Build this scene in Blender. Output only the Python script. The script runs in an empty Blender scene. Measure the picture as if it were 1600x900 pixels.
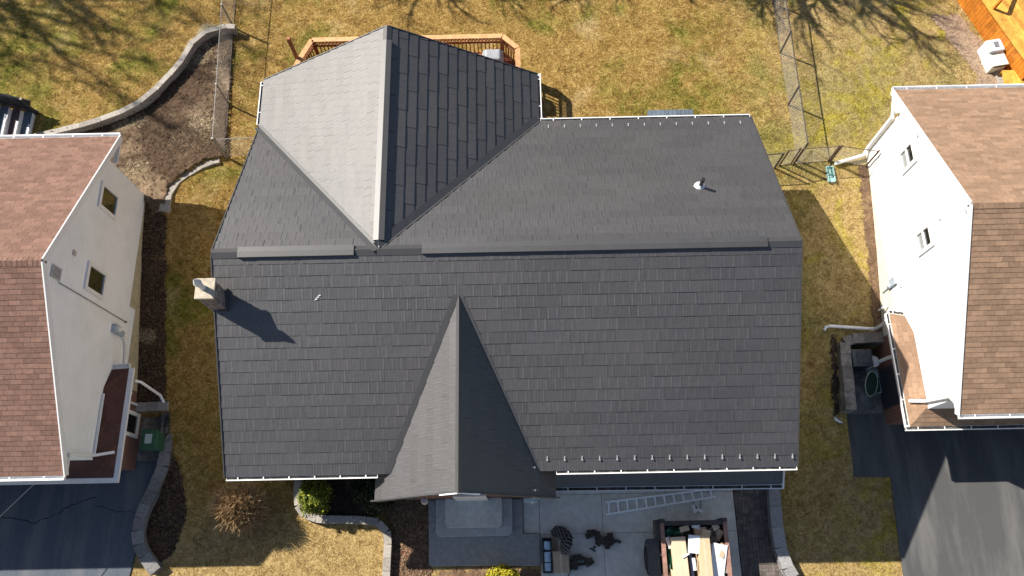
import bpy, bmesh, math, random
import numpy as np
from mathutils import Vector, Matrix
R = math.radians
random.seed(7)
rng = np.random.default_rng(7)
SC = bpy.context.scene
COL = SC.collection

# ------------------------------------------------------------------ camera, sky, sun, exposure
CAM_H = 26.655
F_PX = 1238.4                      # focal length in pixels of a 1600 px wide frame
CX = Vector((0.99979, -0.01777, -0.01027))
CY = Vector((0.02015, 0.94484, 0.32691))
CF = Vector((-0.00389, 0.32705, -0.94500))
cam_d = bpy.data.cameras.new('camera')
cam = bpy.data.objects.new('camera', cam_d)
COL.objects.link(cam)
cam_d.sensor_width = 36.0
cam_d.lens = F_PX / 1600 * 36.0
cam_d.clip_end = 1000
m3 = Matrix((CX, CY, -CF)).transposed()
cam.matrix_world = Matrix.Translation((0, 0, CAM_H)) @ m3.to_4x4()
SC.camera = cam

SUN = Vector((-0.9888, 0.5325, 1.0)).normalized()
w = bpy.data.worlds.new('World'); SC.world = w; w.use_nodes = True
nt = w.node_tree
sky = nt.nodes.new('ShaderNodeTexSky'); sky.sky_type = 'NISHITA'; sky.sun_disc = False
sky.sun_elevation = math.asin(SUN.z)
sky.sun_rotation = math.atan2(SUN.x, SUN.y)
sky.altitude = 100; sky.dust_density = 0.8
bg = nt.nodes['Background']; bg.inputs['Strength'].default_value = 0.066
nt.links.new(sky.outputs[0], bg.inputs[0])
sl = bpy.data.lights.new('sun', 'SUN'); sl.energy = 5.0; sl.angle = R(0.53); sl.color = (1.0, 0.935, 0.84)
so = bpy.data.objects.new('sun', sl); COL.objects.link(so)
so.rotation_euler = SUN.to_track_quat('Z', 'Y').to_euler()
so.location = (-30, 16, 40)
SC.view_settings.view_transform = 'Standard'
SC.view_settings.look = 'None'
SC.view_settings.exposure = 0.83
SC.view_settings.gamma = 1.0
SC.render.engine = 'CYCLES'

# ------------------------------------------------------------------ helpers
def at(u, v, z=0.0):
    """ground point seen at photo pixel (u, v) on the level z (a survey from the photograph)"""
    d = CF + CX * ((u - 800) / F_PX) - CY * ((v - 450) / F_PX)
    k = (z - CAM_H) / d.z
    return Vector((d.x * k, d.y * k, z))

def sock(nd, name): return nd.inputs[name]

class NT:
    def __init__(s, m): s.t = m.node_tree; s.n = s.t.nodes; s.l = s.t.links
    def new(s, typ, **kw):
        n = s.n.new(typ)
        for k, v in kw.items():
            if k.startswith('i_'):
                key = k[2:]; key = int(key) if key.isdigit() else key.replace('_', ' ')
                n.inputs[key].default_value = v
            else: setattr(n, k, v)
        return n
    def link(s, a, b): s.l.new(a, b)

def ramp(t, fac, stops):
    r = t.new('ShaderNodeValToRGB')
    e = r.color_ramp.elements
    while len(e) < len(stops): e.new(0.5)
    for el, (p, c) in zip(e, stops):
        el.position = p; el.color = (*c, 1) if len(c) == 3 else c
    t.link(fac, r.inputs[0]); return r.outputs[0]

def noise(t, vec, scale, detail=4, rough=0.6, dist=0.0):
    n = t.new('ShaderNodeTexNoise'); n.inputs['Scale'].default_value = scale
    n.inputs['Detail'].default_value = detail; n.inputs['Roughness'].default_value = rough
    n.inputs['Distortion'].default_value = dist
    if vec is not None: t.link(vec, n.inputs['Vector'])
    return n.outputs['Fac']

def mixc(t, fac, a, b, mode='MIX'):
    n = t.new('ShaderNodeMix'); n.data_type = 'RGBA'; n.blend_type = mode
    if isinstance(fac, (int, float)): n.inputs[0].default_value = fac
    else: t.link(fac, n.inputs[0])
    for s_, v in ((6, a), (7, b)):
        if isinstance(v, tuple): n.inputs[s_].default_value = (*v, 1)
        else: t.link(v, n.inputs[s_])
    return n.outputs[2]

def math_(t, op, a, b=0.0, clamp=False):
    n = t.new('ShaderNodeMath'); n.operation = op; n.use_clamp = clamp
    for i, v in enumerate((a, b)):
        if isinstance(v, (int, float)): n.inputs[i].default_value = v
        else: t.link(v, n.inputs[i])
    return n.outputs[0]

MATS = {}
def mat(name, col=(.5, .5, .5), rough=.6, var=.12, scale=6.0, island=0.0, bump=0.0, bscale=60.0, metal=0.0,
        spec=0.5, dark=None, dscale=1.2, fn=None):
    """procedural material: colour with fine and broad noise variation, optional per-piece variation and bump"""
    if name in MATS: return MATS[name]
    m = bpy.data.materials.new(name); m.use_nodes = True
    t = NT(m); b = t.n['Principled BSDF']
    geo = t.new('ShaderNodeNewGeometry'); pos = geo.outputs['Position']
    n1 = noise(t, pos, scale, 6, .65)
    lo = tuple(max(0, c * (1 - var * 1.6)) for c in col); hi = tuple(min(1, c * (1 + var * 1.6)) for c in col)
    c = ramp(t, n1, [(.25, lo), (.75, hi)])
    if dark is not None:
        n2 = noise(t, pos, dscale, 5, .6)
        f = ramp(t, n2, [(.5, (0, 0, 0)), (.68, (1, 1, 1))])
        c = mixc(t, f, c, dark)
    if island:
        r = geo.outputs['Random Per Island']
        f = ramp(t, r, [(0, (1 - island,) * 3), (1, (1 + island,) * 3)])
        mr = t.new('ShaderNodeMapRange'); mr.inputs['To Min'].default_value = 1 - island; mr.inputs['To Max'].default_value = 1 + island
        t.link(r, mr.inputs['Value'])
        vm = t.new('ShaderNodeVectorMath'); vm.operation = 'SCALE'
        t.link(c, vm.inputs[0]); t.link(mr.outputs[0], vm.inputs['Scale']); c = vm.outputs[0]
    if fn: c = fn(t, pos, geo, c, b) or c
    t.link(c, b.inputs['Base Color'])
    b.inputs['Roughness'].default_value = rough; b.inputs['Metallic'].default_value = metal
    b.inputs['Specular IOR Level'].default_value = spec
    if bump:
        bn = noise(t, pos, bscale, 4, .7)
        bp = t.new('ShaderNodeBump'); bp.inputs['Strength'].default_value = bump; bp.inputs['Distance'].default_value = .02
        t.link(bn, bp.inputs['Height']); t.link(bp.outputs[0], b.inputs['Normal'])
    MATS[name] = m
    return m

class MB:
    """collects polygons; build() links them as ONE mesh object"""
    def __init__(s): s.v = []; s.f = []; s.uv = []; s.mi = []; s.hasuv = False; s.cur = 0
    def face(s, pts, uv=None):
        i = len(s.v); s.v += [tuple(p) for p in pts]; s.f.append(list(range(i, i + len(pts))))
        s.uv.append(uv if uv else [(0, 0)] * len(pts)); s.hasuv |= uv is not None; s.mi.append(s.cur)
    def box(s, c, d, rz=0, M=None):
        x, y, z = d[0] / 2, d[1] / 2, d[2] / 2
        q = [Vector((sx * x, sy * y, sz * z)) for sz in (-1, 1) for sx, sy in ((-1, -1), (1, -1), (1, 1), (-1, 1))]
        if M is None: M = Matrix.Rotation(rz, 3, 'Z')
        q = [M @ p + Vector(c) for p in q]
        s._hex(q)
    def _hex(s, q):
        i = len(s.v); s.v += [tuple(p) for p in q]
        for f in ((3, 2, 1, 0), (4, 5, 6, 7), (0, 1, 5, 4), (1, 2, 6, 5), (2, 3, 7, 6), (3, 0, 4, 7)):
            s.f.append([i + k for k in f]); s.uv.append([(0, 0)] * 4); s.mi.append(s.cur)
    def b2(s, x0, x1, y0, y1, z0, z1): s.box(((x0 + x1) / 2, (y0 + y1) / 2, (z0 + z1) / 2), (x1 - x0, y1 - y0, z1 - z0))
    def bar(s, a, b, wd, ht, up=(0, 0, 1)):
        a = Vector(a); b = Vector(b); d = (b - a)
        if d.length < 1e-6: return
        e = d.normalized(); u = Vector(up)
        if abs(e.dot(u)) > .98: u = Vector((1, 0, 0))
        sx = e.cross(u).normalized(); sz = sx.cross(e).normalized()
        q = []
        for zz in (-1, 1):
            for p, sgn in ((a, -1), (a, 1), (b, 1), (b, -1)):
                q.append(p + sx * sgn * wd / 2 + sz * zz * ht / 2)
        s._hex(q)
    def tube(s, pts, r, n=8, r2=None, cap=True):
        pts = [Vector(p) for p in pts]; rs = r if isinstance(r, (list, tuple)) else [r + ((r2 if r2 is not None else r) - r) * k / max(1, len(pts) - 1) for k in range(len(pts))]
        base = len(s.v); prev = None
        for k, p in enumerate(pts):
            t = (pts[min(k + 1, len(pts) - 1)] - pts[max(k - 1, 0)]).normalized()
            u = prev if prev is not None else (Vector((0, 0, 1)) if abs(t.z) < .9 else Vector((1, 0, 0)))
            sx = t.cross(u); 
            if sx.length < 1e-4: sx = t.cross(Vector((0, 1, 0.1)))
            sx.normalize(); sy = sx.cross(t).normalized(); prev = sy
            for j in range(n):
                a = 2 * math.pi * j / n
                s.v.append(tuple(p + (sx * math.cos(a) + sy * math.sin(a)) * rs[k]))
        for k in range(len(pts) - 1):
            for j in range(n):
                a0 = base + k * n + j; a1 = base + k * n + (j + 1) % n
                s.f.append([a0, a1, a1 + n, a0 + n]); s.uv.append([(0, 0)] * 4); s.mi.append(s.cur)
        if cap:
            s.f.append([base + j for j in range(n)][::-1]); s.uv.append([(0, 0)] * n); s.mi.append(s.cur)
            e = base + (len(pts) - 1) * n
            s.f.append([e + j for j in range(n)]); s.uv.append([(0, 0)] * n); s.mi.append(s.cur)
    def lathe(s, c, prof, n=16, sx=1, sy=1):
        base = len(s.v)
        for r, z in prof:
            for j in range(n):
                a = 2 * math.pi * j / n
                s.v.append((c[0] + r * sx * math.cos(a), c[1] + r * sy * math.sin(a), c[2] + z))
        for k in range(len(prof) - 1):
            for j in range(n):
                a0 = base + k * n + j; a1 = base + k * n + (j + 1) % n
                s.f.append([a0, a1, a1 + n, a0 + n]); s.uv.append([(0, 0)] * 4); s.mi.append(s.cur)
        e = base + (len(prof) - 1) * n
        s.f.append([e + j for j in range(n)]); s.uv.append([(0, 0)] * n); s.mi.append(s.cur)
    def prism(s, poly, z0, z1):
        """vertical prism over a 2-D polygon (counter-clockwise)"""
        n = len(poly)
        s.face([(x, y, z1) for x, y in poly]); s.face([(x, y, z0) for x, y in poly][::-1])
        for i in range(n):
            (a, b), (c, d) = poly[i], poly[(i + 1) % n]
            s.face([(a, b, z0), (c, d, z0), (c, d, z1), (a, b, z1)])
    def slab(s, pts, th):
        """thick sheet: a planar 3-D polygon (top, counter-clockwise from above) pushed down along its normal"""
        p = [Vector(q) for q in pts]; n = (p[1] - p[0]).cross(p[-1] - p[0]).normalized()
        q = [a - n * th for a in p]; k = len(p)
        s.face(p); s.face(q[::-1])
        for i in range(k): s.face([p[i], q[i], q[(i + 1) % k], p[(i + 1) % k]])
    def build(s, name, material, parent=None, loc=None, smooth=False, bevel=0.0):
        me = bpy.data.meshes.new(name)
        off = Vector((0, 0, 0))
        if parent is not None:
            p = parent
            while p is not None: off += p.location; p = p.parent
        elif loc is not None: off = Vector(loc)
        me.from_pydata([tuple(Vector(p) - off) for p in s.v], [], s.f)
        ms = material if isinstance(material, (list, tuple)) else [material]
        for m in ms: me.materials.append(m)
        if len(ms) > 1: me.polygons.foreach_set('material_index', s.mi)
        if s.hasuv:
            uvl = me.uv_layers.new(name='UVMap')
            flat = [c for f in s.uv for u in f for c in u]
            uvl.data.foreach_set('uv', flat)
        if smooth: me.polygons.foreach_set('use_smooth', [True] * len(me.polygons))
        me.update()
        o = bpy.data.objects.new(name, me); COL.objects.link(o)
        if parent is not None: o.parent = parent
        else: o.location = off
        if bevel:
            bm = bmesh.new(); bm.from_mesh(me); bmesh.ops.remove_doubles(bm, verts=bm.verts, dist=1e-5)
            bm.to_mesh(me); bm.free()
            md = o.modifiers.new('bevel', 'BEVEL'); md.width = bevel; md.segments = 2; md.limit_method = 'ANGLE'
        return o

def tag(o, label, cat, group=None):
    o['label'] = label; o['category'] = cat
    if group: o['group'] = group
    return o
def struct(o): o['kind'] = 'structure'; return o
def thing(name, loc, label, cat, group=None):
    o = bpy.data.objects.new(name, None); COL.objects.link(o); o.location = loc; o.empty_display_size = .3
    return tag(o, label, cat, group)

def taper(mb, x0, x1, y0, y1, z0, z1, k):
    b = [(x0, y0), (x1, y0), (x1, y1), (x0, y1)]; cx, cy = (x0 + x1) / 2, (y0 + y1) / 2
    t = [(cx + (x - cx) * k, cy + (y - cy) * k) for x, y in b]
    q = [Vector((*p, z0)) for p in b] + [Vector((*p, z1)) for p in t]; mb._hex(q)

def inside(px, py, poly):
    """vectorised point in polygon"""
    px = np.asarray(px); py = np.asarray(py); r = np.zeros(px.shape, bool); n = len(poly)
    for i in range(n):
        x0, y0 = poly[i][0], poly[i][1]; x1, y1 = poly[(i + 1) % n][0], poly[(i + 1) % n][1]
        if y0 == y1: continue
        c = ((y0 > py) != (y1 > py)) & (px < (x1 - x0) * (py - y0) / (y1 - y0) + x0)
        r ^= c
    return r

def clip(poly, cp):
    """Sutherland-Hodgman clip of a 2-D polygon by a convex counter-clockwise polygon"""
    out = poly
    for i in range(len(cp)):
        ax, ay = cp[i]; bx, by = cp[(i + 1) % len(cp)]; inp = out; out = []
        if not inp: return []
        def side(p): return (bx - ax) * (p[1] - ay) - (by - ay) * (p[0] - ax)
        for j in range(len(inp)):
            p, q = inp[j], inp[(j + 1) % len(inp)]; sp, sq = side(p), side(q)
            if sp >= 0: out.append(p)
            if (sp >= 0) != (sq >= 0):
                k = sp / (sp - sq); out.append((p[0] + (q[0] - p[0]) * k, p[1] + (q[1] - p[1]) * k))
    return out

def shingles(mb, polys, origin, ex, n, expo, length, butt=.018, head=.003, gap=.006, jit=.003, seed=0, shift=None, lap=0.0):
    """roof covering laid course by course: each piece is a tilted plate with a real butt edge.
    polys are convex 3-D polygons on one slope; origin/ex/n fix the courses."""
    rr = random.Random(seed); O = Vector(origin); ex = Vector(ex).normalized(); n = Vector(n).normalized(); es = n.cross(ex)
    P2 = []
    for p in polys:
        q = [((Vector(a) - O).dot(ex), (Vector(a) - O).dot(es)) for a in p]
        ar = sum(q[i][0] * q[(i + 1) % len(q)][1] - q[(i + 1) % len(q)][0] * q[i][1] for i in range(len(q)))
        if ar < 0: q = q[::-1]
        P2.append(q)
        mb.face([O + ex * a + es * b for a, b in q], [(a, b) for a, b in q])
    us = [a for q in P2 for a, _ in q]; vs = [b for q in P2 for _, b in q]
    v = math.floor(min(vs) / expo) * expo; row = 0
    while v < max(vs):
        off = (shift[row % len(shift)] * length if shift else rr.random() * length)
        u = min(us) - length + (off % length); 
        while u < max(us):
            L = length * (1 if shift else rr.uniform(.85, 1.15))
            rect = [(u + gap / 2, v), (u + L - gap / 2, v), (u + L - gap / 2, v + expo), (u + gap / 2, v + expo)]
            t0, t1 = rr.uniform(-jit, jit), rr.uniform(-jit, jit)
            for q in P2:
                c = clip(rect, q)
                if len(c) < 3: continue
                top = []
                for a, b in c:
                    k = (b - v) / expo; s_ = (a - u) / L
                    h = butt + (head - butt) * k + (t0 + (t1 - t0) * s_) * (1 - k) + lap * (1 - s_)
                    top.append(O + ex * a + es * b + n * max(h, .001))
                bot = [O + ex * a + es * b - n * .004 for a, b in c]
                i0 = len(mb.v); m_ = len(c)
                mb.v += [tuple(p) for p in top] + [tuple(p) for p in bot]
                mb.f.append([i0 + k for k in range(m_)]); mb.uv.append([(a, b) for a, b in c]); mb.mi.append(mb.cur)
                for k in range(m_):
                    k2 = (k + 1) % m_
                    mb.f.append([i0 + k, i0 + m_ + k, i0 + m_ + k2, i0 + k2]); mb.uv.append([(0, 0)] * 4); mb.mi.append(mb.cur)
            u += L
        v += expo; row += 1
    mb.hasuv = True

def gutter(mb, a, b, out, w=.12, h=.10, hang=.9, seed=1, caps=True):
    """open box gutter from a to b (top inner edge), 'out' = horizontal direction away from the wall; with cross hangers"""
    a = Vector(a); b = Vector(b); o = Vector(out).normalized(); z = Vector((0, 0, 1)); d = (b - a).normalized(); L = (b - a).length
    t = .012
    def plate(p0, p1, q0, q1):
        pass
    mb.bar(a + o * t / 2 - z * h / 2, b + o * t / 2 - z * h / 2, t, h)
    mb.bar(a + o * w / 2 - z * (h - t / 2), b + o * w / 2 - z * (h - t / 2), w - 2 * t - .002, t)
    mb.bar(a + o * (w - t / 2) - z * h / 2, b + o * (w - t / 2) - z * h / 2, t, h)
    mb.bar(a + o * (w - .006) + z * .006, b + o * (w - .006) + z * .006, .03, .012)
    if caps:
        for p in (a, b):
            s_ = 1 if p is a else -1
            mb.bar(p + d * s_ * .006 + o * (t + .002) - z * h / 2, p + d * s_ * .006 + o * (w - t - .002) - z * h / 2, .012, h - .006)
    if hang:
        k = hang * .45
        while k < L:
            p = a + d * k
            mb.bar(p + o * .013 + z * .004, p + o * (w - .02) + z * .004, .03, .006); k += hang

# ------------------------------------------------------------------ survey: outlines on the ground
WALLTOP = [(367, 42), (350, 41), (335, 43), (318, 51), (305, 60), (296, 72), (289, 85), (281, 97), (268, 112), (255, 125), (240, 142), (225, 155), (200, 170), (175, 180), (145, 190), (110, 200), (60, 211), (10, 222)]
WALL_UP = [at(u, v, 2.42) for u, v in WALLTOP]
WALL_LO = [at(u, v, 1.95) for u, v in [(343, 248), (326, 251), (310, 259), (292, 270), (276, 282), (266, 292), (262, 304), (259, 318), (256, 331)]]
FENCE_L = [at(366, 43, 2.05), at(357, 162, 2.05), at(350, 243, 2.05)]
BED_L = [(p.x, p.y) for p in WALL_UP] + [(-17, 12.8), (-12.8, 12.1), (-12.3, 11.5)] + [(p.x, p.y) for p in WALL_LO[::-1]] + [(p.x, p.y) for p in FENCE_L[::-1]]
UPPER_LAWN = [(p.x, p.y) for p in WALL_UP] + [(-40, 14), (-40, 60), (-10.1, 60)]

def sstep(t):
    t = np.clip(t, 0, 1); return .5 * t * t * (3 - 2 * t) + .5 * t
def Hgt(x, y):
    x = np.asarray(x, float); y = np.asarray(y, float)
    z = .02 + 1.98 * sstep((y - 2.0) / 10.8)
    bed = inside(x, y, BED_L)
    sw = .55 * np.exp(-((x + 9.2) / 1.5) ** 2 - ((y - 10.8) / 2.4) ** 2)
    z = np.where(bed, np.maximum(z, 1.88) + .05, z - sw)
    z = z + np.where(inside(x, y, UPPER_LAWN), .34 * np.clip((-10.0 - x) / 1.0, 0, 1), 0)
    z = z + np.where((y > 10) & ~bed, .05 * np.sin(x * .7 + .4) * np.sin(y * .53), 0)
    cut = ((x > 10.95) & (y < 4.5)) | ((x > 11.05) & (x < 12.6) & (y < 6.72) & (y > 3)) | ((x < -11.7) & (y < 4.95) & (y > -20) & ((x < -11.9) | (y > 1.6)))
    z = np.where(cut, np.minimum(z, 0.0), z)
    return z
def hz(x, y): return float(Hgt(np.array([x]), np.array([y]))[0])

# ------------------------------------------------------------------ ground materials
def lawn_col(t, pos, geo):
    """dry winter lawn: straw with green and moss patches, the same field drives ground and blades"""
    big = noise(t, pos, .22, 3, .55, .6)
    mid = noise(t, pos, .9, 5, .7, .8)
    fine = math_(t, 'ADD', math_(t, 'MULTIPLY', noise(t, pos, 16, 5, .8), .6), math_(t, 'MULTIPLY', noise(t, pos, 4.2, 4, .7, .8), .42))
    straw = ramp(t, fine, [(.40, (.135, .074, .016)), (.53, (.335, .215, .062)), (.66, (.60, .43, .17))])
    green = ramp(t, fine, [(.40, (.045, .05, .005)), (.53, (.175, .165, .025)), (.66, (.36, .32, .075))])
    moss = ramp(t, fine, [(.40, (.16, .13, .02)), (.55, (.40, .33, .035)), (.68, (.58, .49, .11))])
    pale = ramp(t, fine, [(.40, (.24, .16, .065)), (.54, (.50, .375, .18)), (.67, (.66, .54, .31))])
    sep = t.new('ShaderNodeSeparateXYZ'); t.link(pos, sep.inputs[0])
    x = sep.outputs[0]; y = sep.outputs[1]
    right = ramp(t, math_(t, 'MULTIPLY_ADD', x, .5), [(.0, (0, 0, 0)), (1, (1, 1, 1))])
    mr = t.new('ShaderNodeMapRange'); mr.inputs['From Min'].default_value = 7.5; mr.inputs['From Max'].default_value = 11; t.link(x, mr.inputs['Value'])
    gsum = math_(t, 'ADD', math_(t, 'MULTIPLY', math_(t, 'SUBTRACT', big, .5), 1.1), math_(t, 'ADD', math_(t, 'MULTIPLY', math_(t, 'SUBTRACT', mid, .5), .75), .6))
    gsum = math_(t, 'ADD', gsum, math_(t, 'MULTIPLY', mr.outputs[0], .05))
    # greener strip beside the houses
    hx = t.new('ShaderNodeMapRange'); hx.inputs['From Min'].default_value = 12.5; hx.inputs['From Max'].default_value = 16.5; hx.inputs['To Min'].default_value = .09; hx.inputs['To Max'].default_value = 0; t.link(y, hx.inputs['Value'])
    gsum = math_(t, 'ADD', gsum, math_(t, 'MULTIPLY', hx.outputs[0], math_(t, 'GREATER_THAN', y, 12.7)))
    fx = t.new('ShaderNodeMapRange'); fx.inputs['From Min'].default_value = 3.2; fx.inputs['From Max'].default_value = 1.2; fx.inputs['To Min'].default_value = 0; fx.inputs['To Max'].default_value = -.2; t.link(y, fx.inputs['Value'])
    gsum = math_(t, 'ADD', gsum, fx.outputs[0])
    fl = math_(t, 'SUBTRACT', 1.0, math_(t, 'MULTIPLY', math_(t, 'ABSOLUTE', math_(t, 'SUBTRACT', x, 9.15)), 1.6), True)
    fl = math_(t, 'MULTIPLY', fl, math_(t, 'GREATER_THAN', y, 12.9))
    gsum = math_(t, 'ADD', gsum, math_(t, 'MULTIPLY', fl, .13))
    gf = ramp(t, gsum, [(.61, (0, 0, 0)), (.83, (1, 1, 1))])
    c = mixc(t, gf, straw, green)
    pf = ramp(t, noise(t, pos, .55, 4, .65, .5), [(.56, (0, 0, 0)), (.72, (1, 1, 1))])
    fp = t.new('ShaderNodeMapRange'); fp.inputs['From Min'].default_value = 2.6; fp.inputs['From Max'].default_value = .8; fp.inputs['To Max'].default_value = .5; t.link(y, fp.inputs['Value'])
    c = mixc(t, math_(t, 'MAXIMUM', math_(t, 'MULTIPLY', pf, .6), math_(t, 'MAXIMUM', fp.outputs[0], math_(t, 'MULTIPLY', mr.outputs[0], .5))), c, pale)
    mf = ramp(t, noise(t, pos, .7, 5, .7, 1.2), [(.5, (0, 0, 0)), (.66, (1, 1, 1))])
    c = mixc(t, math_(t, 'MULTIPLY', math_(t, 'MULTIPLY', mf, mr.outputs[0]), .8), c, moss)
    return c
def mk_lawn(name, island):
    m = bpy.data.materials.new(name); m.use_nodes = True; t = NT(m); b = t.n['Principled BSDF']
    geo = t.new('ShaderNodeNewGeometry'); pos = geo.outputs['Position']
    c = lawn_col(t, pos, geo)
    if island:
        mr = t.new('ShaderNodeMapRange'); mr.inputs['To Min'].default_value = .6; mr.inputs['To Max'].default_value = 1.42
        t.link(geo.outputs['Random Per Island'], mr.inputs['Value'])
        vm = t.new('ShaderNodeVectorMath'); vm.operation = 'SCALE'; t.link(c, vm.inputs[0]); t.link(mr.outputs[0], vm.inputs['Scale']); c = vm.outputs[0]
    else:
        bn = noise(t, pos, 22, 6, .8); bp = t.new('ShaderNodeBump'); bp.inputs['Strength'].default_value = .9; bp.inputs['Distance'].default_value = .06
        t.link(bn, bp.inputs['Height']); t.link(bp.outputs[0], b.inputs['Normal'])
    t.link(c, b.inputs['Base Color']); b.inputs['Roughness'].default_value = .9; b.inputs['Specular IOR Level'].default_value = .15
    return m
M_LAWN = mk_lawn('dry lawn', False); M_BLADE = mk_lawn('grass blades', True)
M_SOIL = mat('garden soil', (.088, .058, .037), .95, .45, 9, bump=1.0, bscale=30, spec=.1, dark=(.31, .225, .145), dscale=.6)
M_MULCH = mat('dark mulch', (.045, .031, .025), .95, .5, 12, bump=1.0, bscale=34, spec=.1, dark=(.11, .075, .055), dscale=1.6)
M_LEAFSOIL = mat('leafy soil', (.15, .095, .06), .95, .4, 16, bump=1.0, bscale=40, spec=.1, dark=(.26, .17, .10), dscale=2.0)
M_STRAW = mat('dead straw', (.52, .43, .27), .9, .25, 20, island=.35, spec=.15)

# ------------------------------------------------------------------ ground sheet
def axis(a, b, step, far): 
    mid = np.arange(a, b + 1e-6, step)
    o = [a - step]
    lo = []; s = step
    x = a
    while x > -far: s *= 1.5; x -= s; lo.append(x)
    hi = []; s = step; x = mid[-1]
    while x < far: s *= 1.5; x += s; hi.append(x)
    return np.concatenate([np.array(lo[::-1]), mid, np.array(hi)])
gx = axis(-22, 22, .13, 160); gy = axis(-4, 23, .13, 160)
X, Y = np.meshgrid(gx, gy); Z = Hgt(X, Y)
nx, ny = len(gx), len(gy)
me = bpy.data.meshes.new('ground')
vv = np.stack([X.ravel(), Y.ravel(), Z.ravel()], 1)
idx = np.arange(nx * ny).reshape(ny, nx)
ff = np.stack([idx[:-1, :-1].ravel(), idx[:-1, 1:].ravel(), idx[1:, 1:].ravel(), idx[1:, :-1].ravel()], 1)
me.from_pydata(vv.tolist(), [], ff.tolist()); me.materials.append(M_LAWN)
me.polygons.foreach_set('use_smooth', [True] * len(me.polygons))
ground = bpy.data.objects.new('ground', me); COL.objects.link(ground); struct(ground)

EXCL = []          # polygons where no grass grows
def sheet(name, poly, m, lift=.02, step=.055, fray=.035, zfun=None, excl=True, rough=.0):
    """ground cover following the terrain inside an outline, with a frayed edge"""
    P = [(p[0], p[1]) for p in poly]; xs = [p[0] for p in P]; ys = [p[1] for p in P]
    ax = np.arange(min(xs) - step, max(xs) + step, step); ay = np.arange(min(ys) - step, max(ys) + step, step)
    XX, YY = np.meshgrid(ax, ay)
    ZZ = (Hgt(XX, YY) if zfun is None else zfun(XX, YY)) + lift + rng.normal(0, 1, XX.shape) * rough
    JX = XX + rng.normal(0, fray * .4, XX.shape) * (fray > 0); JY = YY + rng.normal(0, fray * .4, XX.shape)
    cx = (XX[:-1, :-1] + XX[1:, 1:]) / 2; cy = (YY[:-1, :-1] + YY[1:, 1:]) / 2
    wob = fray * np.sin(cx * 9 + np.sin(cy * 5) * 2) + rng.normal(0, fray * .6, cx.shape)
    ins = inside(cx + wob, cy + wob * .7, P)
    ii = np.arange(XX.size).reshape(XX.shape)
    F = np.stack([ii[:-1, :-1][ins], ii[:-1, 1:][ins], ii[1:, 1:][ins], ii[1:, :-1][ins]], 1)
    used = np.unique(F); remap = -np.ones(XX.size, int); remap[used] = np.arange(len(used))
    V = np.stack([JX.ravel(), JY.ravel(), ZZ.ravel()], 1)[used]
    me = bpy.data.meshes.new(name); me.from_pydata(V.tolist(), [], remap[F].tolist()); me.materials.append(m)
    me.polygons.foreach_set('use_smooth', [True] * len(me.polygons))
    o = bpy.data.objects.new(name, me); COL.objects.link(o); struct(o)
    if excl: EXCL.append(P)
    return o
G2 = lambda pts, z: [(p.x, p.y) for p in (at(u, v, z) for u, v in pts)]
sheet('soil_bed', BED_L, M_SOIL, .05, rough=.014)
sheet('soil_bed', [(-12.9, 11.9), (-11.95, 11.7), (-11.85, 9), (-11.72, 5.1), (-12.9, 5.1)], M_MULCH, .02, rough=.01)
sheet('soil_bed', G2([(262, 625), (268, 690), (285, 745), (290, 800), (272, 860), (245, 884), (222, 855), (218, 830), (240, 775), (258, 725)], .1), M_MULCH, .02, rough=.01)
sheet('soil_bed', G2([(468, 742), (468, 790), (486, 806), (590, 806), (612, 745)], .25), M_MULCH, .16, rough=.01)
sheet('soil_bed', G2([(585, 745), (606, 815), (612, 835), (612, 925), (672, 925), (672, 745)], .05), M_LEAFSOIL, .03, rough=.008)
sheet('soil_bed', [(12.42, 12.9), (11.95, 12.7), (11.98, 9.2), (12.0, 6.95), (12.42, 6.9)], M_LEAFSOIL, .02, rough=.01)
sheet('soil_bed', [(10.55, 6.95), (10.72, 7.05), (10.66, 4.5), (10.45, 4.35)], M_MULCH, .02, rough=.01)
sheet('soil_bed', [(-1, -.2), (.62, -.24), (.62, -1.6), (-2.6, -1.6), (-2.6, -.2)], M_LEAFSOIL, .03, rough=.01)
sheet('soil_bed', [(15.6, 18.9), (16.6, 18.9), (18.4, 15.6), (16.4, 15.2), (16.8, 16.3)], mat('leaf litter', (.30, .215, .15), .95, .4, 14, bump=1.0, bscale=40, spec=.1, dark=(.38, .29, .2), dscale=2.0), .02, rough=.01)

# ------------------------------------------------------------------ driveways
def asphalt_fn(t, pos, geo, c, b):
    n = noise(t, pos, 120, 2, .5); c = mixc(t, math_(t, 'MULTIPLY', n, .5), c, (.11, .11, .11))
    st = t.new('ShaderNodeMapping'); st.inputs['Scale'].default_value = (1.6, .25, 1); t.link(pos, st.inputs[0])
    f = ramp(t, noise(t, st.outputs[0], .9, 5, .65), [(.45, (0, 0, 0)), (.75, (1, 1, 1))])
    c = mixc(t, math_(t, 'MULTIPLY', f, .55), c, (.22, .213, .20))
    sp = t.new('ShaderNodeTexVoronoi'); sp.inputs['Scale'].default_value = 9; t.link(pos, sp.inputs['Vector'])
    d = ramp(t, sp.outputs['Distance'], [(0.03, (1, 1, 1)), (.06, (0, 0, 0))])
    k = ramp(t, noise(t, pos, 1.7, 3), [(.58, (0, 0, 0)), (.66, (1, 1, 1))])
    return mixc(t, math_(t, 'MULTIPLY', math_(t, 'MULTIPLY', d, k), .6), c, (.35, .34, .32))
M_ASPH_R = mat('sealed asphalt', (.066, .066, .066), .8, .2, 40, bump=.35, bscale=150, spec=.3, fn=asphalt_fn)
M_ASPH_L = mat('blue grey asphalt', (.07, .09, .125), .85, .2, 30, bump=.35, bscale=150, spec=.3, fn=asphalt_fn)
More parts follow.
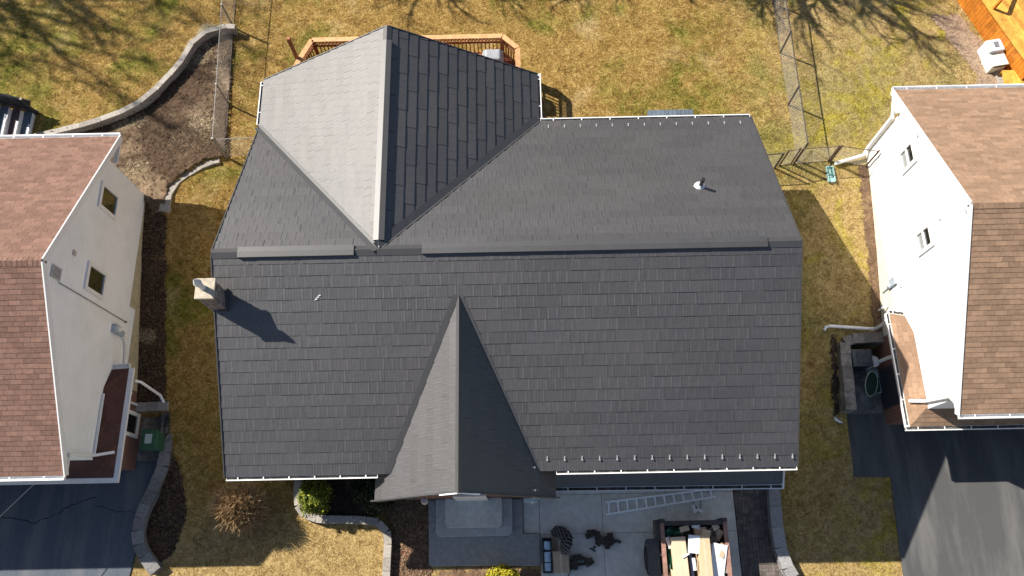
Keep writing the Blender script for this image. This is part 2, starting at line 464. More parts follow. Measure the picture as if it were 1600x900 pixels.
def conc_fn(t, pos, geo, c, b):
    n = noise(t, pos, 90, 2, .5); c = mixc(t, math_(t, 'MULTIPLY', n, .3), c, (.45, .43, .385))
    f = ramp(t, noise(t, pos, .8, 6, .7, .6), [(.5, (0, 0, 0)), (.72, (1, 1, 1))])
    return mixc(t, math_(t, 'MULTIPLY', f, .45), c, (.37, .355, .315))
M_CONC = mat('concrete', (.66, .63, .565), .85, .12, 5, bump=.15, bscale=90, spec=.25, fn=conc_fn)
M_CONC_T = mat('step concrete', (.60, .58, .53), .9, .15, 7, bump=.3, bscale=60, spec=.2, fn=conc_fn)
M_CONC_D = mat('shade toned concrete', (.27, .27, .265), .9, .2, 7, bump=.3, bscale=60, spec=.2, fn=conc_fn)  # lower steps get darker colours, standing in for weak shading between tiers
M_BLOCK = mat('grey wall block', (.34, .31, .27), .9, .18, 14, island=.16, bump=.5, bscale=70, spec=.2)
M_BLOCK_D = mat('dark wall block', (.27, .265, .26), .9, .22, 14, island=.2, bump=.5, bscale=70, spec=.2)
M_GAP = mat('joint', (.05, .048, .045), .95)

mb = MB()
mb.prism([(10.95, 4.5), (10.86, 3.4), (10.72, 2.44), (12.15, 2.42), (12.03, 0), (11.98, -2), (11.9, -12), (24, -12), (24, 4.5)], -.1, .045)
o = struct(mb.build('driveway', M_ASPH_R)); EXCL.append([(10.95, 6.8), (10.86, 3.4), (10.72, 2.44), (12.15, 2.42), (12.03, 0), (11.98, -2), (11.9, -12), (24, -12), (24, 6.8)])
mb = MB()
mb.prism([(-11.72, 5.0), (-11.72, 3.4), (-12.1, 2.2), (-12.35, 1.1), (-12.3, .6), (-12.45, -.45), (-12.5, -12), (-26, -12), (-26, 5.0)][::-1], -.1, .045)
mb.v = mb.v
struct(mb.build('driveway', M_ASPH_L)); EXCL.append([(-11.72, 5.0), (-11.72, 3.4), (-12.1, 2.2), (-12.35, 1.1), (-12.3, .6), (-12.45, -.45), (-12.5, -12), (-26, -12), (-26, 5.0)])
# pale concrete apron at the foot of the left driveway
mb = MB(); mb.prism([(-20, -2.4), (-12.5, -2.4), (-12.46, -.42), (-15.6, -.36), (-20, -.3)], -.1, .052)
struct(mb.build('pavement', M_CONC))
# concrete slabs with open joints
mb = MB(); ys = [-4.2, -2.6, .83, 2.05, 2.9]; xs = [.64, 2.67, 4.72, 6.95]
for j in range(len(ys) - 1):
    for i in range(len(xs) - 1):
        mb.b2(xs[i] + .006, xs[i + 1] - .006, ys[j] + .006, ys[j + 1] - .006, -.08, .05 + random.uniform(-.004, .004))
mb.b2(.12, .63, .87, 2.9, -.08, .048)
struct(mb.build('driveway', M_CONC, bevel=.006)); EXCL.append([(.1, 2.9), (.1, -.1), (.6, -.1), (.6, -4.3), (8.35, -4.3), (8.3, 0), (8.02, 1), (8.02, 2.9)])
# brick paver strip, basket-weave
mb = MB(); mb.b2(6.95, 8.35, -4.2, 2.9, -.1, .02)
y = -4.2; r_ = 0
while y < 2.9:
    x = 6.97; c_ = 0
    while x < 8.2:
        if (r_ + c_) % 2: 
            for k in range(2): mb.b2(x + .004, x + .206, y + .105 * k + .004, y + .105 * k + .101, 0, .05 + random.uniform(-.005, .005))
        else:
            for k in range(2): mb.b2(x + .105 * k + .004, x + .105 * k + .101, y + .004, y + .206, 0, .05 + random.uniform(-.005, .005))
        x += .21; c_ += 1
    y += .21; r_ += 1
M_PAVER = mat('brown pavers', (.125, .105, .095), .85, .2, 12, island=.3, bump=.3, bscale=80, spec=.25)
struct(mb.build('path', M_PAVER))
# cracks in the left driveway are part of it: thin filled seams
def seam(pts, wd, z, m, name='driveway_crack'):
    mb = MB()
    for a, b in zip(pts[:-1], pts[1:]):
        a = Vector((*a, z)); b = Vector((*b, z)); d = (b - a).normalized(); s_ = Vector((-d.y, d.x, 0)) * wd * random.uniform(.3, .7)
        mb.face([a + s_, a - s_, b - s_, b + s_])
    return struct(mb.build(name, m))
def wiggle(px, z=.05):
    out = []
    for (a, b) in zip(px[:-1], px[1:]):
        A, B = at(*a, z), at(*b, z)
        for k in range(5):
            p = A.lerp(B, k / 5); out.append((p.x + random.gauss(0, .02), p.y + random.gauss(0, .025)))
    p = at(*px[-1], z); out.append((p.x, p.y)); return out
M_CRACK = mat('crack', (.02, .02, .022), .95)
seam(wiggle([(0, 808), (30, 812), (55, 816), (90, 802), (112, 788), (150, 777)]), .028, .0495, M_CRACK)
seam(wiggle([(150, 790), (175, 798), (210, 802)]), .02, .0495, M_CRACK)

# ------------------------------------------------------------------ block walls
def block_wall(name, pts, z0, z1, wd, bl, m, label, course=.15, cat='garden wall', capover=.02):
    """wall of blocks along a polyline: coursed body, cap stones with joints; pts = centre line"""
    P = [Vector((p[0], p[1], 0)) for p in pts]
    # resample
    seg = [(b - a).length for a, b in zip(P[:-1], P[1:])]; L = sum(seg)
    def pos(s):
        for a, b, l in zip(P[:-1], P[1:], seg):
            if s <= l + 1e-9: return a.lerp(b, s / l), (b - a).normalized()
            s -= l
        return P[-1], (P[-1] - P[-2]).normalized()
    n = max(1, round(L / bl)); st = L / n; mb = MB()
    loc = (P[0].x, P[0].y, min(z0, z1))
    courses = max(1, round((z1 - z0) / course)); ch = (z1 - z0) / courses
    for c in range(courses):
        top = c == courses - 1
        sh = 0 if c % 2 else .5
        for k in range(n + (1 if sh else 0)):
            s0 = max(0, (k - sh) * st); s1 = min(L, (k + 1 - sh) * st)
            if s1 - s0 < .03: continue
            a, _ = pos(s0 + .004); b, _ = pos(s1 - .004); d = (b - a).normalized(); nrm = Vector((-d.y, d.x, 0))
            jw = random.gauss(0, .008); w2 = wd / 2 + (capover if top else 0)
            q = [a + nrm * (w2 + jw), a - nrm * (w2 - jw), b - nrm * (w2 - jw), b + nrm * (w2 + jw)]
            zz0 = z0 + c * ch + (.003 if c else 0); zz1 = z0 + (c + 1) * ch + (random.uniform(-.006, .006) if top else -.003)
            mb.prism([(v.x, v.y) for v in q], zz0, zz1)
    return tag(mb.build(name, m, loc=loc), label, cat)
block_wall('retaining_wall', [(p.x, p.y) for p in WALL_UP], 1.75, 2.44, .16, .75, M_BLOCK, 'long curved grey block retaining wall between the upper lawn and the bare soil bed')
block_wall('retaining_wall', [(p.x, p.y) for p in WALL_LO], 1.2, 1.99, .30, .5, M_BLOCK, 'short bent block retaining wall at the lower end of the bare soil bed')
CURB = [at(u, v, .3) for u, v in [(263, 600), (262, 640), (260, 700), (254, 730), (238, 768), (226, 790), (216, 820), (214, 842), (222, 862), (243, 893)]]
block_wall('block_edging', [(p.x, p.y) for p in CURB], -.05, .33, .34, .42, mat('shaded wall block', (.19, .185, .18), .9, .22, 14, island=.2, bump=.5, bscale=70, spec=.2), 'winding grey block edging beside the left asphalt driveway')  # same block as the garden wall, shade put into a darker colour
PL = [at(u, v, .33) for u, v in [(468, 740), (464, 765), (464, 785), (470, 800), (484, 810), (510, 812), (560, 812), (588, 815), (603, 826), (606, 845), (604, 880), (602, 925)]]
block_wall('planter_edging', [(p.x, p.y) for p in PL], -.05, .34, .2, .4, M_BLOCK, 'low curved block edging of the planting bed with the round green shrub')
GW = [at(u, v, .4) for u, v in [(1210, 745), (1211, 780), (1213, 815), (1218, 850), (1226, 878), (1240, 902)]]
block_wall('garden_wall', [(p.x, p.y) for p in GW], -.05, .42, .33, .62, M_BLOCK_D, 'grey block garden wall between the brick paver strip and the right lawn')
for p in (PL, GW, CURB, WALL_LO, WALL_UP):
    for a, b in zip(p[:-1], p[1:]):
        d = (b - a); d.z = 0; nn = Vector((-d.y, d.x, 0)).normalized() * .2
        EXCL.append([((q).x, (q).y) for q in (a + nn, a - nn, b - nn, b + nn)])

# ------------------------------------------------------------------ roof materials
def metal_fn(t, pos, geo, c, b):
    uv = t.new('ShaderNodeUVMap'); uv.uv_map = 'UVMap'
    mp = t.new('ShaderNodeMapping'); mp.inputs['Scale'].default_value = (1, .12, 1); t.link(uv.outputs[0], mp.inputs[0])
    n1 = noise(t, mp.outputs[0], 26, 3, .6)          # rolled grain across the panel
    sep = t.new('ShaderNodeSeparateXYZ'); t.link(uv.outputs[0], sep.inputs[0])
    row = math_(t, 'FLOOR', math_(t, 'MULTIPLY', sep.outputs[1], 1 / .322))
    un = math_(t, 'ADD', math_(t, 'MULTIPLY', sep.outputs[0], 1 / .24), math_(t, 'MULTIPLY', row, .618))
    fr = math_(t, 'FRACT', un)
    rib = ramp(t, fr, [(0.0, (0, 0, 0)), (.14, (1, 1, 1)), (.3, (.55, .55, .55)), (1, (0, 0, 0))])
    wn = t.new('ShaderNodeTexWhiteNoise'); wn.noise_dimensions = '2D'; cb_ = t.new('ShaderNodeCombineXYZ'); t.link(math_(t, 'FLOOR', un), cb_.inputs[0]); t.link(row, cb_.inputs[1]); t.link(cb_.outputs[0], wn.inputs['Vector'])
    ribamp = math_(t, 'MULTIPLY', wn.outputs['Value'], 1.15)
    rb = math_(t, 'FRACT', math_(t, 'MULTIPLY', sep.outputs[0], 1 / .08))
    rib2 = ramp(t, rb, [(0.0, (0, 0, 0)), (.5, (1, 1, 1)), (1, (0, 0, 0))])
    hgt = math_(t, 'ADD', math_(t, 'MULTIPLY', rib, ribamp), math_(t, 'MULTIPLY', n1, .8))
    hgt = math_(t, 'ADD', hgt, math_(t, 'MULTIPLY', rib2, .12))
    hgt = math_(t, 'ADD', hgt, math_(t, 'MULTIPLY', noise(t, pos, 3.5, 3, .5), .8))
    bp = t.new('ShaderNodeBump'); bp.inputs['Strength'].default_value = .26; bp.inputs['Distance'].default_value = .02
    t.link(hgt, bp.inputs['Height']); t.link(bp.outputs[0], b.inputs['Normal'])
    st = ramp(t, noise(t, pos, .45, 4, .6), [(.4, (0, 0, 0)), (.7, (1, 1, 1))])
    c = mixc(t, math_(t, 'MULTIPLY', st, .35), c, (.054, .045, .042))
    dust = ramp(t, noise(t, pos, 2.2, 6, .75), [(.55, (0, 0, 0)), (.8, (1, 1, 1))])
    return mixc(t, math_(t, 'MULTIPLY', dust, .25), c, (.07, .066, .062))
M_ROOF = mat('grey metal shingle', (.0345, .0322, .0345), .575, .14, 8, island=.18, spec=.5, fn=metal_fn)
M_ROOF.node_tree.nodes['Principled BSDF'].inputs['IOR'].default_value = 1.90
M_FLASH = mat('grey roof flashing', (.036, .0345, .035), .52, .1, 3, spec=.5, bump=.06, bscale=12)
M_FLASH.node_tree.nodes['Principled BSDF'].inputs['IOR'].default_value = 1.82
M_WHITE = mat('white aluminium', (.80, .80, .79), .4, .04, 3, spec=.5)
M_GUTTER = mat('white gutter', (.78, .78, .78), .45, .05, 4, spec=.5)
M_DEBRIS_SHADE = mat('leaf debris and shade', (.045, .042, .035), .9, .5, 20, dark=(.16, .15, .13), dscale=4)  # darkens gutter insides as shade would; leaf bits belong to the front left
M_DARK = mat('dark trim', (.05, .052, .058), .5, .1, 4)
def siding_fn(step):
    def f(t, pos, geo, c, b):
        sep = t.new('ShaderNodeSeparateXYZ'); t.link(pos, sep.inputs[0])
        fr = math_(t, 'FRACT', math_(t, 'MULTIPLY', sep.outputs[2], 1 / step))
        bp = t.new('ShaderNodeBump'); bp.inputs['Strength'].default_value = .6; bp.inputs['Distance'].default_value = .02
        t.link(math_(t, 'SUBTRACT', 1, fr), bp.inputs['Height']); t.link(bp.outputs[0], b.inputs['Normal'])
        ln = ramp(t, fr, [(0, (.72, .72, .72)), (.06, (1, 1, 1))])
        dirt = ramp(t, noise(t, pos, .9, 5, .6), [(.4, (1, 1, 1)), (.8, (.9, .9, .88))])
        return mixc(t, 1.0, mixc(t, 1.0, c, ln, 'MULTIPLY'), dirt, 'MULTIPLY')
    return f
M_SIDE_L = mat('pale grey siding', (.885, .905, .905), .55, .03, 2, fn=siding_fn(.19), spec=.4)
M_SIDE_R = mat('white siding', (.88, .89, .90), .5, .03, 2, fn=siding_fn(.19), spec=.4)
M_SIDE_M = mat('cream siding', (.62, .60, .54), .6, .04, 2, fn=siding_fn(.19), spec=.4)
def brick_fn(t, pos, geo, c, b):
    br = t.new('ShaderNodeTexBrick'); br.inputs['Scale'].default_value = 1.0
    br.inputs['Brick Width'].default_value = .21; br.inputs['Row Height'].default_value = .07; br.inputs['Mortar Size'].default_value = .008
    br.inputs['Color1'].default_value = (.16, .055, .035, 1); br.inputs['Color2'].default_value = (.22, .085, .05, 1); br.inputs['Mortar'].default_value = (.3, .27, .24, 1)
    sep = t.new('ShaderNodeSeparateXYZ'); t.link(pos, sep.inputs[0]); cmb = t.new('ShaderNodeCombineXYZ')
    t.link(math_(t, 'ADD', sep.outputs[0], sep.outputs[1]), cmb.inputs[0]); t.link(sep.outputs[2], cmb.inputs[1]); t.link(cmb.outputs[0], br.inputs['Vector'])
    return mixc(t, .8, c, br.outputs['Color'])
M_BRICK = mat('red brick', (.19, .07, .045), .85, .2, 9, bump=.3, bscale=50, fn=brick_fn, spec=.25)
M_CHIM = mat('weathered brick', (.26, .205, .185), .9, .3, 8, island=.4, bump=.4, bscale=60, spec=.2)
M_FOUND = mat('tan foundation', (.46, .40, .27), .9, .15, 5, bump=.3, bscale=40, spec=.2)
def asph_shingle(col, name, streak):
    def f(t, pos, geo, c, b):
        r = geo.outputs['Random Per Island']
        sp = noise(t, pos, 60, 2, .6); c = mixc(t, math_(t, 'MULTIPLY', ramp(t, sp, [(.35, (0, 0, 0)), (.7, (1, 1, 1))]), .35), c, tuple(k * 1.55 for k in col))
        st = ramp(t, noise(t, pos, .6, 5, .7, .5), [(.5, (0, 0, 0)), (.75, (1, 1, 1))])
        c = mixc(t, math_(t, 'MULTIPLY', st, .4), c, streak)
        dk = ramp(t, r, [(.93, (0, 0, 0)), (.95, (1, 1, 1))])
        return mixc(t, math_(t, 'MULTIPLY', dk, .35), c, tuple(k * .5 for k in col))
    return mat(name, col, .92, .16, 9, island=.24, bump=.5, bscale=110, spec=.15, fn=f)
M_SH_L = asph_shingle((.195, .115, .088), 'pinkish brown asphalt shingle', (.15, .088, .068))
M_SH_R = asph_shingle((.262, .170, .112), 'tan brown asphalt shingle', (.195, .122, .082))
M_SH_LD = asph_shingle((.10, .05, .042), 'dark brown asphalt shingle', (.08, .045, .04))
M_GLASS = mat('window glass', (.012, .013, .014), .06, .05, 1, spec=.6)
M_GLASS_B = mat('window glass with pale blind', (.30, .32, .32), .12, .1, 1, spec=.6)

# ------------------------------------------------------------------ the slate-grey house in the middle
xl, xr, yr, zr, ze = -8.02, 7.58, 7.88, 7.194, 4.59
yfe, ybe, ygb = yr - 5.537, yr + 5.3275, 14.95
xgr, xrid = .8565, -3.60
xg, gw, zg2, zge, yf = -1.4946, 2.4924, 6.65, 4.08, 1.64
house = thing('house', (0, 7.5, 1.0), 'large middle house with dark grey slate-look metal roof and a steep front gable', 'house')
Sf = (zr - ze) / (yr - yfe); Sb = (zr - ze) / (ybe - yr)
cf, sf = math.cos(math.atan(Sf)), math.sin(math.atan(Sf)); cb, sb_ = math.cos(math.atan(Sb)), math.sin(math.atan(Sb))
SH4 = [0, .37, .72, .18, .55, .9]
sg = (zg2 - zge) / gw; wv = (zg2 - ze) / sg; yv = yr - (zr - zg2) / Sf
roof = MB()
nf = Vector((0, -sf, cf))
pL = [(xl, yfe, ze), (xg - wv, yfe, ze), (xg, yv, zg2), (xg, yr, zr), (xl, yr, zr)]
pR = [(xg + wv, yfe, ze), (xr, yfe, ze), (xr, yr, zr), (xg, yr, zr), (xg, yv, zg2)]
shingles(roof, [pL, pR], (xl, yfe, ze), (1, 0, 0), nf, .322, 1.2, butt=.015, jit=.004, seed=3, shift=SH4, lap=.006)
nb = Vector((0, sb_, cb))
bR = [(xgr, ybe, ze), (xrid, yr, zr), (xr, yr, zr), (xr, ybe, ze)]
bL = [(xl, ybe, ze), (xl, yr, zr), (xrid, yr, zr)]
shingles(roof, [bR, bL], (xr, ybe, ze), (-1, 0, 0), nb, .322, 1.2, butt=.02, jit=.004, seed=4, shift=SH4, lap=.006)
al = math.atan((zr - ze) / (xrid - xl)); nl = Vector((-math.sin(al), 0, math.cos(al)))
gl = [(xl, ygb, ze), (xl, ybe, ze), (xrid, yr, zr), (xrid, ygb, zr)]
shingles(roof, [gl], (xl, ygb, ze), (0, -1, 0), nl, .322, 1.2, butt=.02, jit=.004, seed=5, shift=SH4, lap=.006)
ar = math.atan((zr - ze) / (xgr - xrid)); nr_ = Vector((math.sin(ar), 0, math.cos(ar)))
gr = [(xgr, ybe, ze), (xgr, ygb, ze), (xrid, ygb, zr), (xrid, yr, zr)]
shingles(roof, [gr], (xgr, yr, ze), (0, 1, 0), nr_, .322, 1.2, butt=.026, jit=.003, gap=.014, seed=6, shift=[0, .42, .83, .25, .67], lap=.006)
ag = math.atan(sg); v1 = ze
def gpt(side, y, z): return (xg + side * (zg2 - z) / sg, y, z)
ngl = Vector((-math.sin(ag), 0, math.cos(ag))); ngr = Vector((math.sin(ag), 0, math.cos(ag)))
for side, n_, ex_, o_ in ((-1, ngl, (0, -1, 0), gpt(-1, yv, zge)), (1, ngr, (0, 1, 0), gpt(1, yf, zge))):
    a = [gpt(side, yf, zge), gpt(side, 2.7, zge), gpt(side, yfe, ze), gpt(side, yf, ze)]
    b = [gpt(side, yf, ze), gpt(side, yfe, ze), (xg, yv, zg2), (xg, yf, zg2)]
    shingles(roof, [a, b], o_, ex_, n_, .322, 1.2, butt=.018, jit=.003, seed=8 + side, shift=SH4, lap=.006)
roof.build('roof', M_ROOF, house)
# underside, fascia and soffit boards
mb = MB()
for p in (pL, pR, bR[::-1], bL[::-1], gl, gr): 
    q = [Vector(a) - Vector((0, 0, .02)) for a in p]
    n = (q[1] - q[0]).cross(q[2] - q[0]).normalized()
    if n.z < 0: q = q[::-1]
    mb.slab(q, .10)
for side in (-1, 1):
    q = [gpt(side, yf, zge), gpt(side, yfe, zge), gpt(side, yv, zg2), gpt(side, yf, zg2)]
    q = [Vector(a) - Vector((0, 0, .02)) for a in q]
    if side < 0: q = q[::-1]
    if (q[1] - q[0]).cross(q[2] - q[0]).z < 0: q = q[::-1]
    mb.slab(q, .09)
mb.build('roof_deck', M_DARK, house)
# walls
mb = MB()
def gable_block(mb, x0, x1, y0, y1, z0, zt, zrd, axis):
    """box with a gable on top; axis = direction of the ridge"""
    if axis == 'x':
        ym = (y0 + y1) / 2
        prof = [(y0, z0), (y1, z0), (y1, zt), (ym, zrd), (y0, zt)]
        A = [(x0, y, z) for y, z in prof]; B = [(x1, y, z) for y, z in prof]
    else:
        xm = (x0 + x1) / 2
        prof = [(x0, z0), (x1, z0), (x1, zt), (xm, zrd), (x0, zt)]
        A = [(x, y0, z) for x, z in prof]; B = [(x, y1, z) for x, z in prof]
    mb.face(A); mb.face(B[::-1])
    for i in range(5): mb.face([A[i], B[i], B[(i + 1) % 5], A[(i + 1) % 5]][::-1])
gable_block(mb, xl + .32, xr - .28, yfe + .4, ybe - .36, -.3, 4.55, 6.95, 'x')
gable_block(mb, xl + .34, xgr - .36, ybe - .5, ygb - .4, .5, 4.6, 6.9, 'y')
gable_block(mb, xg - gw + .35, xg + gw - .5, yf + .33, yfe + .6, -.3, 4.2, 6.25, 'y')
mb.build('wall', M_BRICK, house)
for x in (xr - .28, xl + .302):
    mb = MB(); mb.b2(x, x + .018, yfe + .42, ybe - .38, 1.9, 4.5); mb.build('siding', M_SIDE_M, house)
# ridge vents and caps
def ridge_vent(mb, a, b, n1, n2, wd=.2, h=.075, th=.012, flat=None):
    a, b = Vector(a), Vector(b); d = (b - a).normalized(); up = Vector((0, 0, 1))
    s1 = (d.cross(Vector(n1))); s2 = d.cross(Vector(n2))
    if s1.z > 0: s1 = -s1
    if s2.z > 0: s2 = -s2
    s1.normalize(); s2.normalize()
    for s_, n_ in ((s1, Vector(n1)), (s2, Vector(n2))):
        top0, top1 = a + up * (h + .02), b + up * (h + .02)
        e0, e1 = a + s_ * wd + n_ * h, b + s_ * wd + n_ * h
        if flat is not None:
            hd = math.hypot(s_.x, s_.y) * wd; e0.z = top0.z - flat * hd; e1.z = top1.z - flat * hd
        f0, f1 = a + s_ * wd + n_ * .005, b + s_ * wd + n_ * .005
        q = [top0, e0, e1, top1]
        if (q[1] - q[0]).cross(q[2] - q[0]).z < 0: q = q[::-1]
        mb.face(q); mb.face([e0, f0, f1, e1])
    for p in (a, b):
        mb.face([p + s1 * wd + Vector(n1) * h, p + up * (h + .02), p + s2 * wd + Vector(n2) * h, p + s2 * wd, p, p + s1 * wd])
for x0, x1 in ((-7.32, -4.24), (-2.44, 6.68)):
    mb = MB(); ridge_vent(mb, (x0, yr, zr), (x1, yr, zr), nf, nb, .14, .05, flat=.2); mb.build('ridge_vent', M_FLASH, house)
mb = MB(); ridge_vent(mb, (xrid, 8.15, zr), (xrid, 14.45, zr), nl, nr_, .15, .04, flat=.27); mb.build('ridge_vent', M_FLASH, house)
mb = MB(); ridge_vent(mb, (xl, yr, zr), (xr, yr, zr), nf, nb, .15, .026); ridge_vent(mb, (xrid, yr + .05, zr), (xrid, ygb, zr), nl, nr_, .13, .026)
ridge_vent(mb, (xg, yf, zg2), (xg, yv + .12, zg2), ngl, ngr, .10, .022)
mb.build('ridge_cap', M_FLASH, house)
# valley flashings: folded strips lying beside the valley on the main slope
def valley(a, b, d1, n1, wd, lift=.034):
    a, b = Vector(a), Vector(b); n1 = Vector(n1); d = (b - a).normalized(); s_ = n1.cross(d).normalized()
    if s_.dot(Vector(d1)) < 0: s_ = -s_
    q = [a + n1 * lift, b + n1 * lift, b + s_ * wd + n1 * lift, a + s_ * wd + n1 * lift]
    if (q[1] - q[0]).cross(q[2] - q[0]).dot(n1) < 0: q = q[::-1]
    mb = MB(); mb.slab(q, .03); mb.build('valley_flashing', M_FLASH, house)
valley((xg - wv, yfe, ze), (xg, yv, zg2), (-1, 0, 0), nf, .17)
valley((xg + wv, yfe, ze), (xg, yv, zg2), (1, 0, 0), nf, .1, .02)
valley((xl, ybe, ze), (xrid, yr, zr), (-1, 0, 0), nb, .16)
valley((xgr, ybe, ze), (xrid, yr, zr), (1, 0, 0), nb, .06)
valley((xl, ybe, ze), (xrid, yr, zr), (0, 1, 0), nl, .10)
valley((xgr, ybe, ze), (xrid, yr, zr), (-1, 0, 0), nr_, .22)
# rake edge trim
for x, s_ in ((xl, -1), (xr, 1)):
    mb = MB(); mb.bar((x + s_ * .016, yfe, ze - .03), (x + s_ * .016, yr, zr - .03), .028, .13)
    mb.bar((x + s_ * .016, ybe, ze - .03), (x + s_ * .016, yr, zr - .03), .028, .13); mb.build('rake_trim', M_FLASH, house)
mb = MB(); mb.bar((xl, ygb + .016, ze - .03), (xrid, ygb + .016, zr - .03), .028, .13); mb.bar((xgr, ygb + .016, ze - .03), (xrid, ygb + .016, zr - .03), .028, .13)
mb.build('rake_trim', M_FLASH, house)
mb = MB()
for s_ in (-1, 1): mb.bar(gpt(s_, yf + .03, zge - .08), (xg, yf + .03, zg2 - .08), .035, .16)
mb.build('rake_board', M_DARK, house)
mb = MB()
for s_ in (-1, 1): mb.bar(gpt(s_, yf - .012, 6.15), (xg, yf - .012, zg2 - .05), .03, .09)
mb.build('gable_peak_trim', M_WHITE, house)
# gutters
for a, b, out, hg in (((xl + .03, yfe - .0, ze - .012), (xg - wv - .36, yfe, ze - .012), (0, -1, 0), .7), ((xg + wv + .52, yfe, ze - .012), (xr, yfe, ze - .012), (0, -1, 0), .72),
                      ((xgr + .06, ybe, ze + .01), (xr - .02, ybe, ze + .01), (0, 1, 0), .9), ((xl, ybe + .1, ze), (xl, ygb - .05, ze), (-1, 0, 0), 1.0), ((xgr, ybe + .12, ze), (xgr, ygb - .05, ze), (1, 0, 0), 1.0)):
    mb = MB(); gutter(mb, a, b, out, .10, .1, hg); go = mb.build('gutter', M_GUTTER, house)
    mb = MB(); o_ = Vector(out); mb.bar(Vector(a) + o_ * .047 - Vector((0, 0, .06)), Vector(b) + o_ * .047 - Vector((0, 0, .06)), .066, .05); mb.build('debris_and_shade', M_DEBRIS_SHADE, go)  # dark strip in the trough, part debris, part painted shade
mb = MB(); mb.b2(xl - .02, xl + .2, ygb - .05, ygb + .03, ze - .1, ze + .02); mb.build('eave_return', M_WHITE, house)
mb = MB(); mb.b2(xgr - .3, xgr + .12, ygb - .04, ygb + .02, ze - .12, ze + .02); mb.build('eave_return', M_WHITE, house)
# porch pent roof over the garage, with its gutter
mb = MB(); pz = 2.72
ppts = [(1.05, 2.06, pz), (7.72, 2.02, pz), (7.72, 2.72, pz + .42), (1.05, 2.72, pz + .42)]
ppn = (Vector(ppts[1]) - Vector(ppts[0])).cross(Vector(ppts[3]) - Vector(ppts[0])).normalized()
shingles(mb, [ppts], ppts[0], (1, 0, 0), ppn, .322, 1.2, butt=.018, seed=21, shift=SH4)
pent = mb.build('garage_roof', M_ROOF, house)
mb = MB(); mb.bar((7.735, 1.93, pz - .04), (7.735, 2.72, pz + .40), .03, .14); mb.build('rake_board', M_WHITE, house)
mb = MB(); mb.slab([Vector(p) - Vector((0, 0, .02)) for p in ppts], .12); mb.build('soffit', M_WHITE, house)
mb = MB(); gutter(mb, (1.05, 2.06, pz), (7.72, 2.02, pz), (0, -1, 0), .12, .1, .85); go = mb.build('gutter', M_GUTTER, house)
mb = MB(); mb.bar((1.07, 2.003, pz - .055), (7.70, 1.963, pz - .055), .085, .06); mb.build('debris_and_shade', M_DEBRIS_SHADE, go)
# corner of the gable roof that runs down over the garage end
mb = MB(); q = [(.93, 1.64, 4.30), (1.0, 2.34, 4.32), (.80, 2.34, 4.5), (.80, 1.64, 4.5)]
# chimney
chim = MB(); cx0, cx1, cy0, cy1 = -8.12, -7.70, 6.50, 6.98; ztop = 7.56
z = .6; row = 0
while z < ztop - .01:
    o_ = .105 if row % 2 else 0
    for fx in range(2):
        pass
    for (ax_, fixed, lo, hi, sgn) in (('x', cy0, cx0, cx1, 0), ('x', cy1 - .1, cx0, cx1, 0), ('y', cx0, cy0 + .1, cy1 - .1, 0), ('y', cx1 - .1, cy0 + .1, cy1 - .1, 0)):
        p = lo - o_
        while p < hi - .01:
            a, b = max(p, lo), min(p + .2, hi); j = random.uniform(-.004, .004)
            if b - a > .02:
                if ax_ == 'x': chim.b2(a, b - .008, fixed + j, fixed + .1 + j, z, z + .062)
                else: chim.b2(fixed + j, fixed + .1 + j, a, b - .008, z, z + .062)
            p += .21
    z += .07; row += 1
chim.b2(cx0 + .02, cx1 - .02, cy0 + .02, cy1 - .02, .6, ztop - .02)
co = chim.build('chimney', M_CHIM, house)
mb = MB(); mb.b2(cx0 - .04, cx1 + .04, cy0 - .04, cy1 + .04, ztop, ztop + .08); mb.build('crown', mat('tan mortar crown', (.42, .36, .28), .9, .2, 8), co, bevel=.015)
mb = MB(); mb.lathe((cx0 + .16, cy0 + .26, ztop + .08), [(.075, 0), (.075, .34), (.06, .34), (.06, .1)], 18)
mb.lathe((cx0 + .16, cy0 + .26, ztop + .40), [(.0, .0), (.105, .02), (.105, .04), (.05, .2), (.0, .3)], 18)
for k in range(4): mb.bar((cx0 + .16 + .085 * math.cos(k * 1.57), cy0 + .26 + .085 * math.sin(k * 1.57), ztop + .38), (cx0 + .16 + .1 * math.cos(k * 1.57), cy0 + .26 + .1 * math.sin(k * 1.57), ztop + .43), .015, .015)
mb.build('flue_pipe', mat('dull steel flue', (.6, .6, .6), .45, .15, 8), co)
mb = MB(); mb.bar((cx1 + .03, cy0 - .03, 6.62), (cx1 + .03, cy1 + .03, 6.84), .05, .1); mb.bar((cx0 + .2, cy0 - .02, 6.58), (cx1 + .04, cy0 - .02, 6.58), .05, .08); mb.build('chimney_flashing', M_FLASH, co)
# vent pipe
mb = MB(); vp = Vector((5.33, 10.04, 6.14)); mb.tube([vp - Vector((0, 0, .1)), vp + Vector((0, 0, .5))], .055, 12); mb.build('vent_pipe', mat('black plastic', (.018, .018, .02), .5, .1, 4), house)
mb = MB()
for (r0, z0, r1, z1) in ((.17, .02, .16, .035), (.16, .035, .07, .16)):
    pass
mb.lathe((vp.x, vp.y, vp.z - .02), [(.17, -.02), (.165, .035), (.08, .14), (.062, .17)], 16, 1, 1); mb.build('pipe_flashing', M_WHITE, house)
